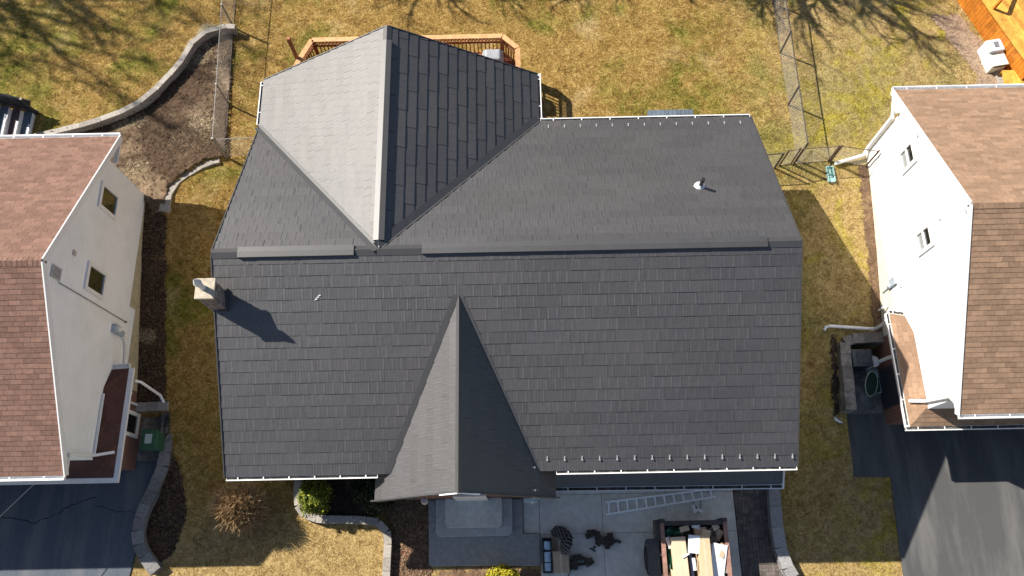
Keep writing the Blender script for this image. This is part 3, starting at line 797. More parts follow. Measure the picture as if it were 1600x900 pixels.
# snow guards
M_SNOW = mat('galvanised guard', (.42, .42, .42), .5, .15, 8, metal=.2)
sgm = MB(); sgm.box((0, .02, .028), (.03, .10, .008)); sgm.box((0, -.035, .042), (.05, .03, .022)); sgm.bar((0, .02, .03), (0, -.03, .055), .01, .01)
def guard_at(p, M):
    me_ = guard_at.me
    o = bpy.data.objects.new('snow_guard', me_); COL.objects.link(o); o.parent = house
    o.matrix_local = Matrix.Translation(Vector(p) - house.location) @ M.to_4x4()
tmp = sgm.build('snow_guard', M_SNOW); guard_at.me = tmp.data; bpy.data.objects.remove(tmp)
def basis(n, up):  # local -y = downslope
    n = Vector(n); y = Vector(up).normalized(); x = y.cross(n).normalized(); return Matrix((x, y, n)).transposed()
esf = Vector((0, cf, sf)); esb = Vector((0, -cb, sb_))
for k in range(15):
    x = .78 + k * .475; guard_at(Vector((x, 2.66 - .004 * k, 4.735)) + nf * .012, basis(nf, esf))
for k in range(13):
    x = 1.15 + k * .502; guard_at(Vector((x, 12.90, 4.59 + (ybe - 12.90) * Sb)) + nb * .008, basis(nb, esb))
esg = Vector((-math.cos(ag), 0, math.sin(ag)))
for y_ in (1.82, 2.42):
    p = Vector(gpt(1, y_, 4.72)); guard_at(p + ngr * .012, basis(ngr, esg))
# small white scuff left on the front slope
mb = MB()
for k in range(3):
    a = -5.36 + .045 * k; yy = 6.72 + .04 * k + random.gauss(0, .02); zz = zr - (yr - yy) * Sf
    mb.face([Vector((a, yy, zz)) + nf * .03, Vector((a + .10, yy + .015, zz + .01)) + nf * .03, Vector((a + .08, yy + .05, zz + .026)) + nf * .03, Vector((a + .03, yy + .03, zz + .016)) + nf * .03])
mb.build('scuff_mark', mat('chalky scuff', (.5, .5, .5), .9), house)
# downspout at the front gable
mb = MB(); mb.tube([(.52, 1.66, 4.15), (.42, 1.74, 3.9), (.42, 1.8, .2)], .05, 8); mb.build('downspout', mat('pale green aluminium', (.52, .66, .62), .5, .05, 4), house)
mb = MB(); mb.box((.30, 1.60, 4.18), (.36, .10, .10)); mb.build('gutter_end', MATS['pale green aluminium'], house)
mb = MB(); mb.lathe((-2.75, 1.72, 3.0), [(.0, .1), (.07, .1), (.1, 0), (.1, -.16), (.0, -.18)], 12); mb.build('porch_lamp', MATS['galvanised guard'], house)
mb = MB(); mb.box((-1.5, 1.90, 1.25), (1.0, .05, 2.1)); mb.build('front_door', mat('white door', (.7, .7, .69), .5), house)
mb = MB(); mb.box((3.8, 2.72, 1.15), (5.0, .04, 2.2))
for k in range(1, 4): mb.box((3.8, 2.695, .05 + k * .55), (4.9, .012, .03))
mb.build('garage_door', MATS['white door'], house)
EXCL.append([(xl + .3, yfe + .4), (xr - .25, yfe + .4), (xr - .25, ybe - .3), (xgr - .3, ybe - .3), (xgr - .3, ygb - .4), (xl + .3, ygb - .4)])

# ------------------------------------------------------------------ neighbours
def neighbour(side, loc, label, xw, xr_, yB, yR, yF, zE, zR, mroof, mside, mlow, far, zfound):
    """gable-end house: side = +1 when its visible gable wall faces +x"""
    hs = thing('house', loc, label, 'house')
    S_b = (zR - zE) / (yB - yR); S_f = (zR - zE) / (yR - yF)
    x0, x1 = (far, xr_) if side > 0 else (xr_, far)
    nF = Vector((0, -S_f, 1)).normalized(); nB = Vector((0, S_b, 1)).normalized()
    r = MB()
    P = [(x0, yF, zE), (x1, yF, zE), (x1, yR, zR), (x0, yR, zR)]
    shingles(r, [P], P[0], (1, 0, 0), nF, .145, .32, butt=.012, head=.002, gap=.006, jit=.002, seed=31 + side, shift=[0, .5, .13, .62, .31, .8])
    Q = [(x1, yB, zE), (x0, yB, zE), (x0, yR, zR), (x1, yR, zR)]
    shingles(r, [Q], Q[0], (-1, 0, 0), nB, .145, .32, butt=.009, head=.002, gap=.006, jit=.002, seed=41 + side, shift=[0, .5, .13, .62, .31, .8])
    # ridge caps
    x = x0
    while x < x1:
        for n_, e_ in ((nF, Vector((0, -nF.z, nF.y))), (nB, Vector((0, nB.z, -nB.y)))):
            e_ = Vector((0, n_.z, -n_.y)) if n_.y > 0 else Vector((0, -n_.z, n_.y))
            a = Vector((x, yR, zR + .022)); b = Vector((min(x + .14, x1), yR, zR + .03))
            q = [a, b, b + e_ * .15 - Vector((0, 0, .004)), a + e_ * .15 - Vector((0, 0, .004))]
            if (q[1] - q[0]).cross(q[2] - q[0]).z < 0: q = q[::-1]
            r.slab(q, .01)
        x += .14
    r.build('roof', mroof, hs)
    d = MB(); d.slab([Vector(p) - Vector((0, 0, .02)) for p in P], .1); d.slab([Vector(p) - Vector((0, 0, .02)) for p in Q], .1); d.build('roof_deck', M_WHITE, hs)
    # rake boards on the visible gable
    mb = MB(); xo = xr_ + side * .018
    for y_ in (yF, yB): mb.bar((xo, y_, zE - .07), (xo, yR, zR - .07), .034, .2)
    mb.build('rake_board', M_WHITE, hs)
    for y_, o_ in ((yF, -1), (yB, 1)):
        mb = MB(); gutter(mb, (x0, y_, zE), (x1 + 0.0, y_, zE), (0, o_, 0), .12, .11, .95); mb.build('gutter', M_GUTTER, hs)
    wall = MB(); wf = yF + .62 if side > 0 else yF + .5; wb = yB - .9 if side > 0 else yB - .75
    w0, w1 = (far + .3, xw) if side > 0 else (xw, far - .3)
    tF = zE + (wf - yF) * S_f - .12; tB = zE + (yB - wb) * S_b - .12
    prof = [(wf, -.3), (wb, -.3), (wb, tB), (yR, zR - .12), (wf, tF)]
    A = [(w0, y, z) for y, z in prof]; B = [(w1, y, z) for y, z in prof]
    wall.face(A[::-1] if False else A); wall.face(B[::-1])
    for i in range(5): wall.face([A[i], B[i], B[(i + 1) % 5], A[(i + 1) % 5]][::-1])
    wall.build('wall', mside, hs)
    # soffit returns at both eave corners
    for ya, yb_ in ((yF + .02, wf), (wb, yB - .02)):
        mb = MB(); mb.b2(min(xw, xr_) - .001, max(xw, xr_) + .001, ya, yb_, zE - .16, zE - .10); mb.build('soffit', M_WHITE, hs)
    return hs, wf, wb
def window(hs, xw, side, y0, y1, z0, z1, two=False, panem=None):
    x = xw + side * .03; f = MB(); t = .12
    a, b = min(y0, y1), max(y0, y1)
    f.b2(min(x - side * .03, x + side * .03), max(x - side * .03, x + side * .03), a - t, b + t, z1, z1 + t); f.b2(min(x - side * .03, x + side * .03), max(x - side * .03, x + side * .03), a - t, b + t, z0 - t, z0)
    f.b2(x - .03, x + .03, a - t, a, z0, z1); f.b2(x - .03, x + .03, b, b + t, z0, z1)
    if two: f.b2(x - .025, x + .025, a, b, (z0 + z1) / 2 - .03, (z0 + z1) / 2 + .03)
    fo = f.build('window', M_WHITE, hs)
    zs = [(z0, z1)] if not two else [(z0, (z0 + z1) / 2 - .03), ((z0 + z1) / 2 + .03, z1)]
    for i, (za, zb) in enumerate(zs):
        p = MB(); p.b2(xw - .004, xw + .012, a, b, za, zb) if side > 0 else p.b2(xw - .012, xw + .004, a, b, za, zb)
        p.build('pane', (panem or [M_GLASS, M_GLASS])[i], fo)

# --- left house
XL = -12.71
hl, wfL, wbL = neighbour(1, (-13, 8, 1.2), 'left neighbour house with pinkish brown shingle roof and pale grey gable wall', XL, -12.56, 13.11, 7.80, 2.49, 4.39, 7.13, M_SH_L, M_SIDE_L, M_SH_LD, -24, 2)
for ya, yb_ in ((10.62, 11.25), (7.95, 8.6)): window(hl, XL, 1, ya, yb_, 3.75, 4.62, False, [mat('olive tinted glass', (.05, .048, .02), .08, .3, 2), M_GLASS])
mb = MB(); mb.b2(XL, XL + .02, 8.2, wbL - .02, .8, 1.92); mb.build('foundation', M_FOUND, hl)
mb = MB(); mb.b2(XL, XL + .02, 5.6, 8.2, .6, 1.5); mb.build('foundation', M_FOUND, hl)
mb = MB(); mb.b2(XL, XL + .04, 7.62, 7.98, 5.98, 6.42)
for k in range(7): mb.b2(XL + .04, XL + .055, 7.65, 7.95, 6.01 + k * .058, 6.03 + k * .058)
mb.build('gable_vent', mat('tan vent', (.5, .46, .42), .6, .1, 5), hl)
mb = MB(); mb.b2(XL, XL + .03, 8.58, 8.74, 5.42, 5.58); mb.b2(XL + .03, XL + .045, 8.61, 8.71, 5.45, 5.55); mb.build('wall_vent', MATS['tan vent'], hl)
mb = MB(); mb.tube([(XL + .03, 7.58, 6.0), (XL + .03, 7.6, 4.2), (XL + .03, 7.61, 2.1)], .012, 6); mb.lathe((XL + .04, 7.61, 2.05), [(.03, 0), (.03, .05)], 8); mb.build('wall_cable', M_DARK, hl)
mb = MB(); mb.b2(XL, XL + .13, 7.05, 7.32, 2.48, 2.85); mb.b2(XL, XL + .10, 7.07, 7.25, 2.15, 2.45)
mm = mb.build('electric_meter', mat('grey meter box', (.36, .42, .48), .5, .15, 6), hl)
mb = MB(); mb.lathe((XL + .14, 7.19, 2.66), [(.08, -.08), (.08, .06), (.05, .08)], 14); mb.build('meter_dial', M_WHITE, mm)
mb = MB(); mb.tube([(XL + .06, 7.10, 2.2), (XL + .07, 6.98, 2.0), (XL + .07, 6.6, 1.85), (XL + .07, 5.9, 1.8), (XL + .07, 5.5, 1.8)], .028, 8); mb.build('conduit', M_GUTTER, hl)
# wrap-around lower roof
def lower_roof(hs, side, xw, xo, yb_out, yb_in, yf_out, yf_in, yend_wall, zo, zi, far, m, gm):
    r = MB()
    A = Vector((xo, yb_out, zo)); B = Vector((xo, yf_out, zo)); C = Vector((xw, yf_in, zi)); D = Vector((xw, yb_in, zi)); E_ = Vector((xw, yend_wall, zo + .02))
    Fo = Vector((far, yf_out, zo)); Fi = Vector((far, yf_in, zi))
    tri = [B, A, D, C]; n_ = (D - A).cross(B - A).normalized(); n_ = n_ if n_.z > 0 else -n_
    shingles(r, [[A, B, C, D]], B if side > 0 else A, (A - B) if side > 0 else (B - A), n_, .145, .32, butt=.012, gap=.006, seed=51, shift=[0, .5, .13, .62])
    r.face([A, D, E_] if side > 0 else [E_, D, A])
    n2 = (C - B).cross(Fo - B).normalized(); n2 = n2 if n2.z > 0 else -n2
    shingles(r, [[B, Fo, Fi, C]], Fo if side > 0 else B, (1, 0, 0), n2, .145, .32, butt=.012, gap=.006, seed=52, shift=[0, .5, .13, .62])
    ro = r.build('lower_roof', m, hs)
    d = MB(); 
    for q in ([A, B, C, D], [B, Fo, Fi, C], [A, D, E_]):
        q = [p - Vector((0, 0, .02)) for p in q]
        if (q[1] - q[0]).cross(q[2] - q[0]).z < 0: q = q[::-1]
        d.slab(q, .09)
    d.build('soffit', M_WHITE, hs)
    wg = .12 if side < 0 else .15
    for a, b, o_ in ((A, B, (side, 0, 0)), (B, Fo, (0, -1, 0)), (E_, A, (0, 1, 0))):
        mb = MB()
        if o_[1] == -1: a = a + Vector((side * wg, 0, 0))
        gutter(mb, a, b, o_, wg, .1, .8); 
        if gm: mb.b2(*(lambda p, q: (min(p.x, q.x), max(p.x, q.x), min(p.y, q.y), max(p.y, q.y), min(p.z, q.z), max(p.z, q.z)))(a + Vector(o_) * .014 + Vector((0, 0, -.012)), b + Vector(o_) * (wg - .014) + Vector((0, 0, -.004)))) if (a.z == b.z) else None
        go = mb.build('gutter', M_GUTTER, hs)
        if not gm:
            mb = MB(); oo = Vector(o_); mb.bar(a + oo * .056 - Vector((0, 0, .06)), b + oo * .056 - Vector((0, 0, .06)), .08, .05); mb.build('debris_and_shade', M_DEBRIS_SHADE, go)  # dark fill painting the shade inside the lower gutter
    return ro
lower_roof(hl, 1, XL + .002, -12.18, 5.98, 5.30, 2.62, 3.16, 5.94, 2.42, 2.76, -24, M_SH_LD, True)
mb = MB(); mb.bar((XL + .05, 5.1, 2.80), (XL + .05, 3.2, 2.80), .06, .05); mb.build('roof_flashing', M_WHITE, hl)
mb = MB(); mb.tube([(-12.6, 2.9, 4.33), (XL + .07, 3.10, 4.2), (XL + .07, 3.22, 2.95), (XL + .12, 3.24, 2.84), (-12.2, 3.36, 2.54)], .045, 8); mb.build('downspout', M_WHITE, hl)
mb = MB(); mb.tube([(-12.0, 5.6, 2.3), (-11.9, 5.6, 2.1), (-11.75, 5.4, .95), (-11.68, 5.2, .8)], .045, 8); mb.build('downspout', M_GUTTER, hl)
mb = MB(); mb.b2(XL, XL + .015, wfL, 5.95, -.2, 2.3); mb.b2(-24, XL + .015, wfL - .015, wfL, -.2, 2.4); mb.build('brick_wall', M_BRICK, hl)
window(hl, XL + .02, 1, 4.22, 4.80, .40, 1.25)
mb = MB(); mb.tube([(-12.05, 5.2, 2.32), (-12.2, 5.2, 2.15), (XL + .07, 5.17, 1.7), (XL + .07, 5.16, .05)], .04, 8); mb.build('downspout', M_GUTTER, hl)
EXCL.append([(-24, 2.5), (XL, 2.5), (XL, 12.3), (-24, 12.3)])
# --- right house
XR = 12.30
hr, wfR, wbR = neighbour(-1, (13, 8.5, 1.2), 'right neighbour house with tan brown shingle roof and bright white gable wall', XR, 12.15, 13.97, 8.76, 3.63, 4.78, 7.43, M_SH_R, M_SIDE_R, M_SH_R, 25, 2)
window(hr, XR, -1, 11.42, 11.95, 4.22, 4.95, True, [M_GLASS_B, M_GLASS]); window(hr, XR, -1, 8.66, 9.17, 4.22, 4.95, True, [M_GLASS_B, M_GLASS])
mb = MB(); mb.b2(XR - .02, XR, 6.9, wbR - .02, .6, 2.05); mb.build('foundation', mat('cream foundation', (.62, .60, .50), .9, .1, 5, bump=.2), hr)
lower_roof(hr, -1, XR - .002, 11.83, 7.24, 6.50, 3.66, 4.2, 7.15, 2.55, 2.92, 25, M_SH_R, False)
mb = MB(); mb.tube([(12.2, 4.0, 4.6), (XR - .07, 4.2, 4.35), (XR - .07, 4.32, 3.1), (XR - .1, 4.34, 2.98), (11.86, 4.4, 2.72)], .05, 8); mb.build('downspout', M_WHITE, hr)
mb = MB(); mb.tube([(12.2, 13.9, 4.72), (12.2, 13.5, 4.5), (XR - .08, 13.28, 4.3), (XR - .08, 13.24, 2.6), (XR - .1, 13.2, 2.3)], .07, 8)
mb.tube([(XR - .1, 13.2, 2.32), (12.1, 13.05, 2.2), (11.1, 12.78, 2.14)], .06, 8); mb.build('downspout', M_WHITE, hr)
mb = MB(); mb.tube([(11.75, 7.05, 2.45), (11.85, 7.05, 2.2), (11.9, 7.1, 1.3), (11.75, 7.15, 1.12), (10.5, 7.28, 1.08), (10.38, 7.26, 1.02), (10.33, 7.16, .98)], .055, 8); mb.build('downspout', M_WHITE, hr)
mb = MB(); mb.tube([(11.82, 5.95, 2.45), (11.95, 5.95, 2.3), (12.12, 6.1, 1.2), (12.1, 6.12, .4)], .06, 8); mb.build('downspout', M_WHITE, hr)
mb = MB(); mb.b2(XR - .015, XR, wfR, 6.95, -.2, 2.4); mb.b2(XR - .015, 25, wfR - .015, wfR, -.2, 2.5); mb.build('brick_wall', M_BRICK, hr)
mb = MB(); mb.b2(XR - .1, XR, 8.25, 8.5, 2.15, 2.5); mb.lathe((XR - .08, 8.3, 2.1), [(.07, -.08), (.08, .04), (.04, .07)], 12); mb.tube([(XR - .05, 8.3, 2.2), (XR - .05, 8.28, 1.5)], .022, 6)
mb.build('electric_meter', MATS['grey meter box'], hr)
mb = MB(); mb.tube([(XR - .06, 7.75, 1.7), (XR - .2, 7.72, 1.55), (XR - .24, 7.7, 1.4)], .03, 6); mb.build('vent_hose', M_GUTTER, hr)
for y_, z_ in ((12.0, 5.35), (9.15, 5.6), (8.8, 6.9), (8.1, 2.7)):
    mb = MB(); mb.b2(XR - .05, XR, y_ - .05, y_ + .05, z_ - .03, z_ + .03); mb.build('wall_hook', MATS['grey meter box'], hr)
mb = MB(); mb.b2(XR - .03, XR, 4.6, 5.9, 0.05, 2.05); mb.build('side_door', mat('dark door', (.03, .032, .04), .4), hr)
EXCL.append([(XR, 3.7), (25, 3.7), (25, 13.2), (XR, 13.2)])
# pale stain / vent on the left roof: black pipe with flashing
mb = MB(); p = Vector((-15.75, 9.55, 6.23)); mb.tube([p - Vector((0, 0, .1)), p + Vector((0, 0, .45))], .06, 10); mb.build('vent_pipe', MATS['black plastic'], hl)
mb = MB(); mb.lathe((p.x, p.y, p.z - .03), [(.15, -.03), (.13, .05), (.07, .12)], 12); mb.build('pipe_flashing', M_WHITE, hl)

# ------------------------------------------------------------------ front steps
st = thing('front_steps', (-1.3, 1, 0), 'three tier concrete front steps with rounded corners below the small gable', 'steps')
def rrect(x0, x1, y0, y1, r):
    out = []
    for cx, cy, a0 in ((x1 - r, y1 - r * .01, 0),): pass
    for cx, cy, a in ((x0 + r, y0 + r, 180), (x1 - r, y0 + r, 270)):
        for k in range(7): out.append((cx + r * math.cos(R(a + k * 15)), cy + r * math.sin(R(a + k * 15))))
    out += [(x1, y1), (x0, y1)]
    return out
mb = MB(); mb.prism([(-2.9, -.02), (-2.85, -.07), (.6, -.12), (.64, -.08), (.64, .86), (.1, .86), (.1, 1.95), (-2.95, 1.95)], -.1, .16); mb.build('landing', M_CONC_D, st, bevel=.025)
mb = MB(); mb.prism(rrect(-2.68, -.24, .80, 1.96, .16), .16, .34); mb.build('step', mat('half shade toned concrete', (.42, .42, .41), .9, .15, 7, bump=.3, bscale=60, spec=.2, fn=conc_fn), st, bevel=.025)  # middle tone, shade put into the colour to set this step apart
mb = MB(); mb.prism(rrect(-2.36, -.56, 1.06, 1.97, .16), .34, .52); mb.build('step', M_CONC_T, st, bevel=.02)
EXCL.append([(-2.95, -.1), (.64, -.1), (.64, 2), (-2.95, 2)])

# ------------------------------------------------------------------ wooden deck behind the house
M_DECKW = mat('red cedar', (.34, .135, .055), .7, .25, 7, island=.22, spec=.3)
M_RAILW = mat('sunlit cedar', (.56, .30, .14), .65, .2, 7, island=.12, spec=.3)  # cedar of the deck again, sunlight put into a paler colour
M_DECKF = mat('stained deck boards', (.20, .06, .03), .7, .25, 9, island=.3, spec=.3)
deck = thing('wooden_deck', (-3.4, 15.6, 2.0), 'raised red cedar deck with lattice rails behind the grey house', 'deck')
ZF, ZT = 2.92, 3.88
outl = [(-7.25, 14.6), (-7.25, 16.02), (-6.78, 17.0), (-.26, 17.0), (.25, 16.5), (.25, 14.6)]
mb = MB(); x = -7.22
while x < .2:
    ytop = 16.98 if -6.75 < x < -.3 else (16.1 + (x + 7.22) * 1.9 if x < -6.7 else 16.95 - (x + .26) * 1.0)
    mb.b2(x, x + .125, 14.58, min(16.96, ytop) - .03, ZF - .035, ZF); x += .135
mb.build('deck_boards', M_DECKF, deck)
mb = MB()
for a, b in zip(outl[:-1], outl[1:]):
    mb.bar((*a, ZF - .14), (*b, ZF - .14), .04, .2)
mb.build('rim_joist', M_DECKW, deck)
sk = MB()
for a, b in zip(outl[:-1], outl[1:]):
    A, B = Vector((*a, 0)), Vector((*b, 0)); L = (B - A).length; n = max(1, int(L / .14)); e = (B - A) / L
    for k in range(n): sk.bar(A + e * (L * k / n + .005) + Vector((0, 0, 2.32)), A + e * (L * (k + 1) / n - .005) + Vector((0, 0, 2.32)), .02, .9)
sk.build('skirt_boards', M_DECKW, deck)
rail = MB(); lat = MB(); bal = MB()
for a, b in zip(outl[:-1], outl[1:]):
    A, B = Vector((*a, 0)), Vector((*b, 0)); d = B - A; L = d.length; e = d.normalized(); nin = Vector((e.y, -e.x, 0))
    rail.bar(A + Vector((0, 0, ZT)), B + Vector((0, 0, ZT)), .17, .04)
    bal.bar(A + Vector((0, 0, ZT - .3)) + nin * .02, B + Vector((0, 0, ZT - .3)) + nin * .02, .04, .07); bal.bar(A + Vector((0, 0, ZF + .08)) + nin * .02, B + Vector((0, 0, ZF + .08)) + nin * .02, .04, .07)
    n = int(L / .135)
    for k in range(n + 1):
        p = A + e * (L * (k + .5) / (n + 1)) + nin * .02
        bal.bar(p + Vector((0, 0, ZF + .1)), p + Vector((0, 0, ZT - .3)), .035, .035, (e.x, e.y, 0))
    k = -.26
    while k < L:
        for sgn in (1, -1):
            s0, s1 = (k, k + .24) if sgn > 0 else (k + .24, k)
            z0, z1 = ZT - .27, ZT - .03
            # clip to the panel
            def cl(s0, z0, s1, z1):
                if s0 == s1: return None
                t0 = 0; t1 = 1
                for lim, sg_ in ((0, 1), (L, -1)):
                    pass
                out = []
                for s_, z_ in ((s0, z0), (s1, z1)):
                    c = min(max(s_, 0), L); out.append((c, z0 + (z1 - z0) * (c - s0) / (s1 - s0)))
                return out
            c = cl(s0, z0, s1, z1)
            if c and abs(c[0][0] - c[1][0]) > .02:
                lat.bar(A + e * c[0][0] + Vector((0, 0, c[0][1])) + nin * (.012 * sgn), A + e * c[1][0] + Vector((0, 0, c[1][1])) + nin * (.012 * sgn), .01, .035, nin)
        k += .12
    p = B if b is not outl[-1] else A + e * .01; q = MB(); q.bar(p + Vector((0, 0, 1.9)) + nin * .02, p + Vector((0, 0, ZT - .02)) + nin * .02, .1, .1)
    if b is not outl[-1]: q.build('deck_post', M_DECKW, deck)
rail.build('rail_cap', M_RAILW, deck); lat.build('lattice', M_DECKW, deck); bal.build('balusters', M_DECKW, deck)
mb = MB(); mb.bar((-7.24, 16.3, 2), (-7.24, 16.3, 4.95), .1, .1); mb.build('tall_post', M_DECKW, deck)
gl_ = thing('barbecue_grill', (-.55, 16.0, ZF), 'barbecue grill under a grey cover on the cedar deck', 'grill')
mb = MB(); bm_p = [(-.95, 15.75), (-.25, 15.75), (-.25, 16.35), (-.95, 16.35)]
taper(mb, -.98, -.22, 15.85, 16.5, ZF + .02, ZF + .9, .93); taper(mb, -.95, -.25, 15.9, 16.45, ZF + .9, ZF + 1.12, .72)
mb.build('cover', mat('grey vinyl cover', (.30, .31, .33), .5, .15, 5, bump=.3, bscale=9), gl_, bevel=.05)
# grey slatted landing at the back door
mb = MB(); x = 4.8
while x < 6.25: mb.b2(x, x + .135, 12.9, 14.97, 2.16, 2.26); x += .145
mb.b2(4.8, 6.25, 12.95, 13.05, 1.9, 2.158); mb.b2(4.8, 6.25, 14.75, 14.85, 1.9, 2.158)
tag(mb.build('door_landing', mat('blue grey boards', (.10, .13, .165), .7, .2, 6, island=.15), loc=(5.5, 14, 2)), 'low landing of blue grey boards peeking out behind the back eave', 'landing')

# ------------------------------------------------------------------ chain-link fences
M_WIRE = mat('weathered wire', (.36, .33, .29), .7, .2, 10); M_PIPE = mat('rusty dark pipe', (.06, .05, .045), .7, .3, 8)
M_PIPEG = mat('grey pipe', (.24, .235, .225), .5, .15, 8, metal=.3)
def chain_fence(name, pts, h, label, mp, step=.12, wr=.0033, bays=2.4, top_r=.022):
    fo = thing(name, (pts[0][0], pts[0][1], pts[0][2]), label, 'fence', 'chain link fences')
    tr = MB(); wm = MB()
    for a, b in zip(pts[:-1], pts[1:]):
        A, B = Vector(a), Vector(b); L = (B - A).length; e = (B - A) / L; up = Vector((0, 0, h))
        tr.tube([A + up, B + up], top_r, 6); tr.tube([A + Vector((0, 0, .03)), B + Vector((0, 0, .03))], .008, 5)
        k = -h
        while k < L:
            for sgn in (1, -1):
                s0, z0, s1, z1 = (k, .03, k + h, h) if sgn > 0 else (k, h, k + h, .03)
                c0 = max(s0, 0); c1 = min(s1, L)
                if c1 - c0 < .05: continue
                za = z0 + (z1 - z0) * (c0 - s0) / (s1 - s0); zb = z0 + (z1 - z0) * (c1 - s0) / (s1 - s0)
                wm.tube([A + e * c0 + Vector((0, 0, za)), A + e * c1 + Vector((0, 0, zb))], wr, 3, cap=False)
            k += step
        n = max(1, round(L / bays))
        for k in range(n + 1):
            if k == n and b is not pts[-1]: continue
            p = A + e * (L * k / n); q = MB(); q.tube([p - Vector((0, 0, .1)), p + Vector((0, 0, h + .04))], .036, 8); q.build('post', mp, fo)
    tr.build('rails', mp, fo); w_ = wm.build('chain_mesh', M_WIRE, fo)
    return fo
chain_fence('chain_link_fence', [(9.9, 26, 2.0), (9.86, 19.6, 2.0), (9.84, 13.0, 1.98)], 1.22, 'long chain link fence running along the right side of the back lawn', M_PIPE)
chain_fence('chain_link_fence', [(7.35, 12.65, 1.95), (9.05, 12.72, 1.95)], 1.1, 'short chain link panel between the grey house corner and the right gate', M_PIPE, bays=1.7)
g_ = thing('chain_link_gate', (9.6, 12.8, 1.95), 'wide chain link gate with double dark posts beside the teal splash block', 'gate')
fr = MB(); wm = MB()
for (a, b) in (((9.22, 12.80), (9.62, 12.86)), ((9.72, 12.86), (10.92, 12.93)), ((11.0, 12.93), (12.2, 12.72))):
    A, B = Vector((*a, 1.98)), Vector((*b, 1.98)); L = (B - A).length; e = (B - A) / L; h = 1.1
    fr.tube([A + Vector((0, 0, h)), B + Vector((0, 0, h))], .016, 6); fr.tube([A + Vector((0, 0, .06)), B + Vector((0, 0, .06))], .014, 6)
    for p in (A, B): fr.tube([p - Vector((0, 0, .1)), p + Vector((0, 0, h + .05))], .03, 8)
    k = -h
    while k < L:
        for sgn in (1, -1):
            s0, z0, s1, z1 = (k, .06, k + h, h) if sgn > 0 else (k, h, k + h, .06)
            c0 = max(s0, 0); c1 = min(s1, L)
            if c1 - c0 < .05: continue
            wm.tube([A + e * c0 + Vector((0, 0, z0 + (z1 - z0) * (c0 - s0) / (s1 - s0))), A + e * c1 + Vector((0, 0, z0 + (z1 - z0) * (c1 - s0) / (s1 - s0)))], .0033, 3, cap=False)
        k += .11
fr.build('gate_frame', mat('brown steel pipe', (.10, .065, .045), .7, .3, 8), g_); wm.build('chain_mesh', M_WIRE, g_)
chain_fence('chain_link_fence', [(-10.35, 26, 2.1), (FENCE_L[0].x - .02, FENCE_L[0].y, 2.1), (FENCE_L[1].x, FENCE_L[1].y, 2.05), (FENCE_L[2].x + .02, FENCE_L[2].y, 2.0)], 1.22, 'chain link fence along the bare soil bed on the left of the back lawn', M_PIPEG, step=.14, wr=.0028, top_r=.014)
chain_fence('chain_link_fence', [(-10.05, 13.66, 1.98), (-7.75, 13.75, 1.95)], 1.15, 'short chain link panel joining the soil bed corner to the grey house', M_PIPEG, step=.14, wr=.0028, top_r=.014)

# ------------------------------------------------------------------ block-walled side entrance of the right house
BWR = mat('stained stone block', (.235, .215, .195), .95, .35, 10, island=.2, bump=.6, bscale=60, spec=.2, dark=(.12, .11, .10), dscale=2.5)
block_wall('retaining_wall', [(12.28, 6.90), (10.98, 6.88), (10.92, 6.0), (10.82, 4.48)], -.05, .98, .34, .42, BWR, 'rough stone wall around the sunken side entrance of the white house', capover=.0)
mb = MB(); mb.prism([(10.98, 4.5), (12.29, 4.5), (12.29, 6.72), (11.08, 6.72)], -.08, .05)
struct(mb.build('pavement', mat('dirty slab', (.16, .15, .14), .9, .35, 6, bump=.3, dark=(.30, .30, .30), dscale=2.0)))
mb = MB(); mb.prism([(11.05, 4.42), (11.6, 4.42), (11.55, 5.2), (11.1, 5.2)], .05, .056); 
can = thing('rubbish_bin', (11.45, 6.25, .05), 'dark lidded rubbish bin in the corner of the stone walled side entrance', 'bin')
mb = MB(); taper(mb, 11.17, 11.75, 5.95, 6.45, .05, .9, 1.06); mb.build('body', mat('charcoal plastic', (.035, .038, .042), .5, .2, 6), can)
mb = MB(); mb.box((11.46, 6.2, .935), (.66, .58, .06)); mb.box((11.52, 6.2, .975), (.34, .40, .03)); mb.bar((11.3, 6.02, .98), (11.3, 6.38, .98), .05, .05); mb.build('lid', mat('slate plastic', (.075, .085, .10), .5, .2, 6), can, bevel=.03)
bk = thing('bucket', (11.95, 6.13, .05), 'small tub with round white lid between the dark bin and the white downspout', 'bucket')
mb = MB(); mb.lathe((11.95, 6.13, .05), [(.13, 0), (.16, .6)], 18); mb.build('body', M_GUTTER, bk)
mb = MB(); mb.lathe((11.95, 6.13, .65), [(.19, 0), (.19, .03), (.17, .04), (.03, .045), (.03, .07), (.0, .07)], 22); mb.build('lid', M_WHITE, bk)
ch = thing('garden_chair', (11.85, 5.35, .05), 'oval backed green mesh garden chair beside the red brick wall', 'chair')
M_CHG = mat('pale green steel', (.36, .42, .33), .5, .1, 5); M_MESH = mat('dark green mesh', (.02, .045, .03), .7, .2, 8)
mb = MB(); pts = []
for k in range(25):
    a = 2 * math.pi * k / 24; pts.append((11.66 + .24 * math.cos(a) + .03 * math.sin(a), 5.34 + .38 * math.sin(a), .86 + .16 * math.sin(a) - .10 * math.cos(a)))
mb.tube(pts, .014, 6); mb.build('frame', M_CHG, ch)
mb = MB(); mb.face(pts[:-1]); mb.build('backrest', M_MESH, ch)
mb = MB(); mb.prism([(11.75, 5.1), (12.1, 5.15), (12.12, 5.62), (11.75, 5.6)], .44, .47); mb.build('seat', M_MESH, ch)
for x_, y_ in ((11.72, 5.08), (12.12, 5.12), (12.14, 5.64), (11.7, 5.64)):
    mb = MB(); mb.tube([(x_, y_, .05), (x_ + (11.92 - x_) * .1, y_, .5)], .013, 6); mb.build('leg', M_CHG, ch)
mb = MB(); mb.b2(11.92, 12.27, 5.2, 6.02, .05, .17); mb.b2(11.95, 12.0, 5.22, 6.0, .17, .18)
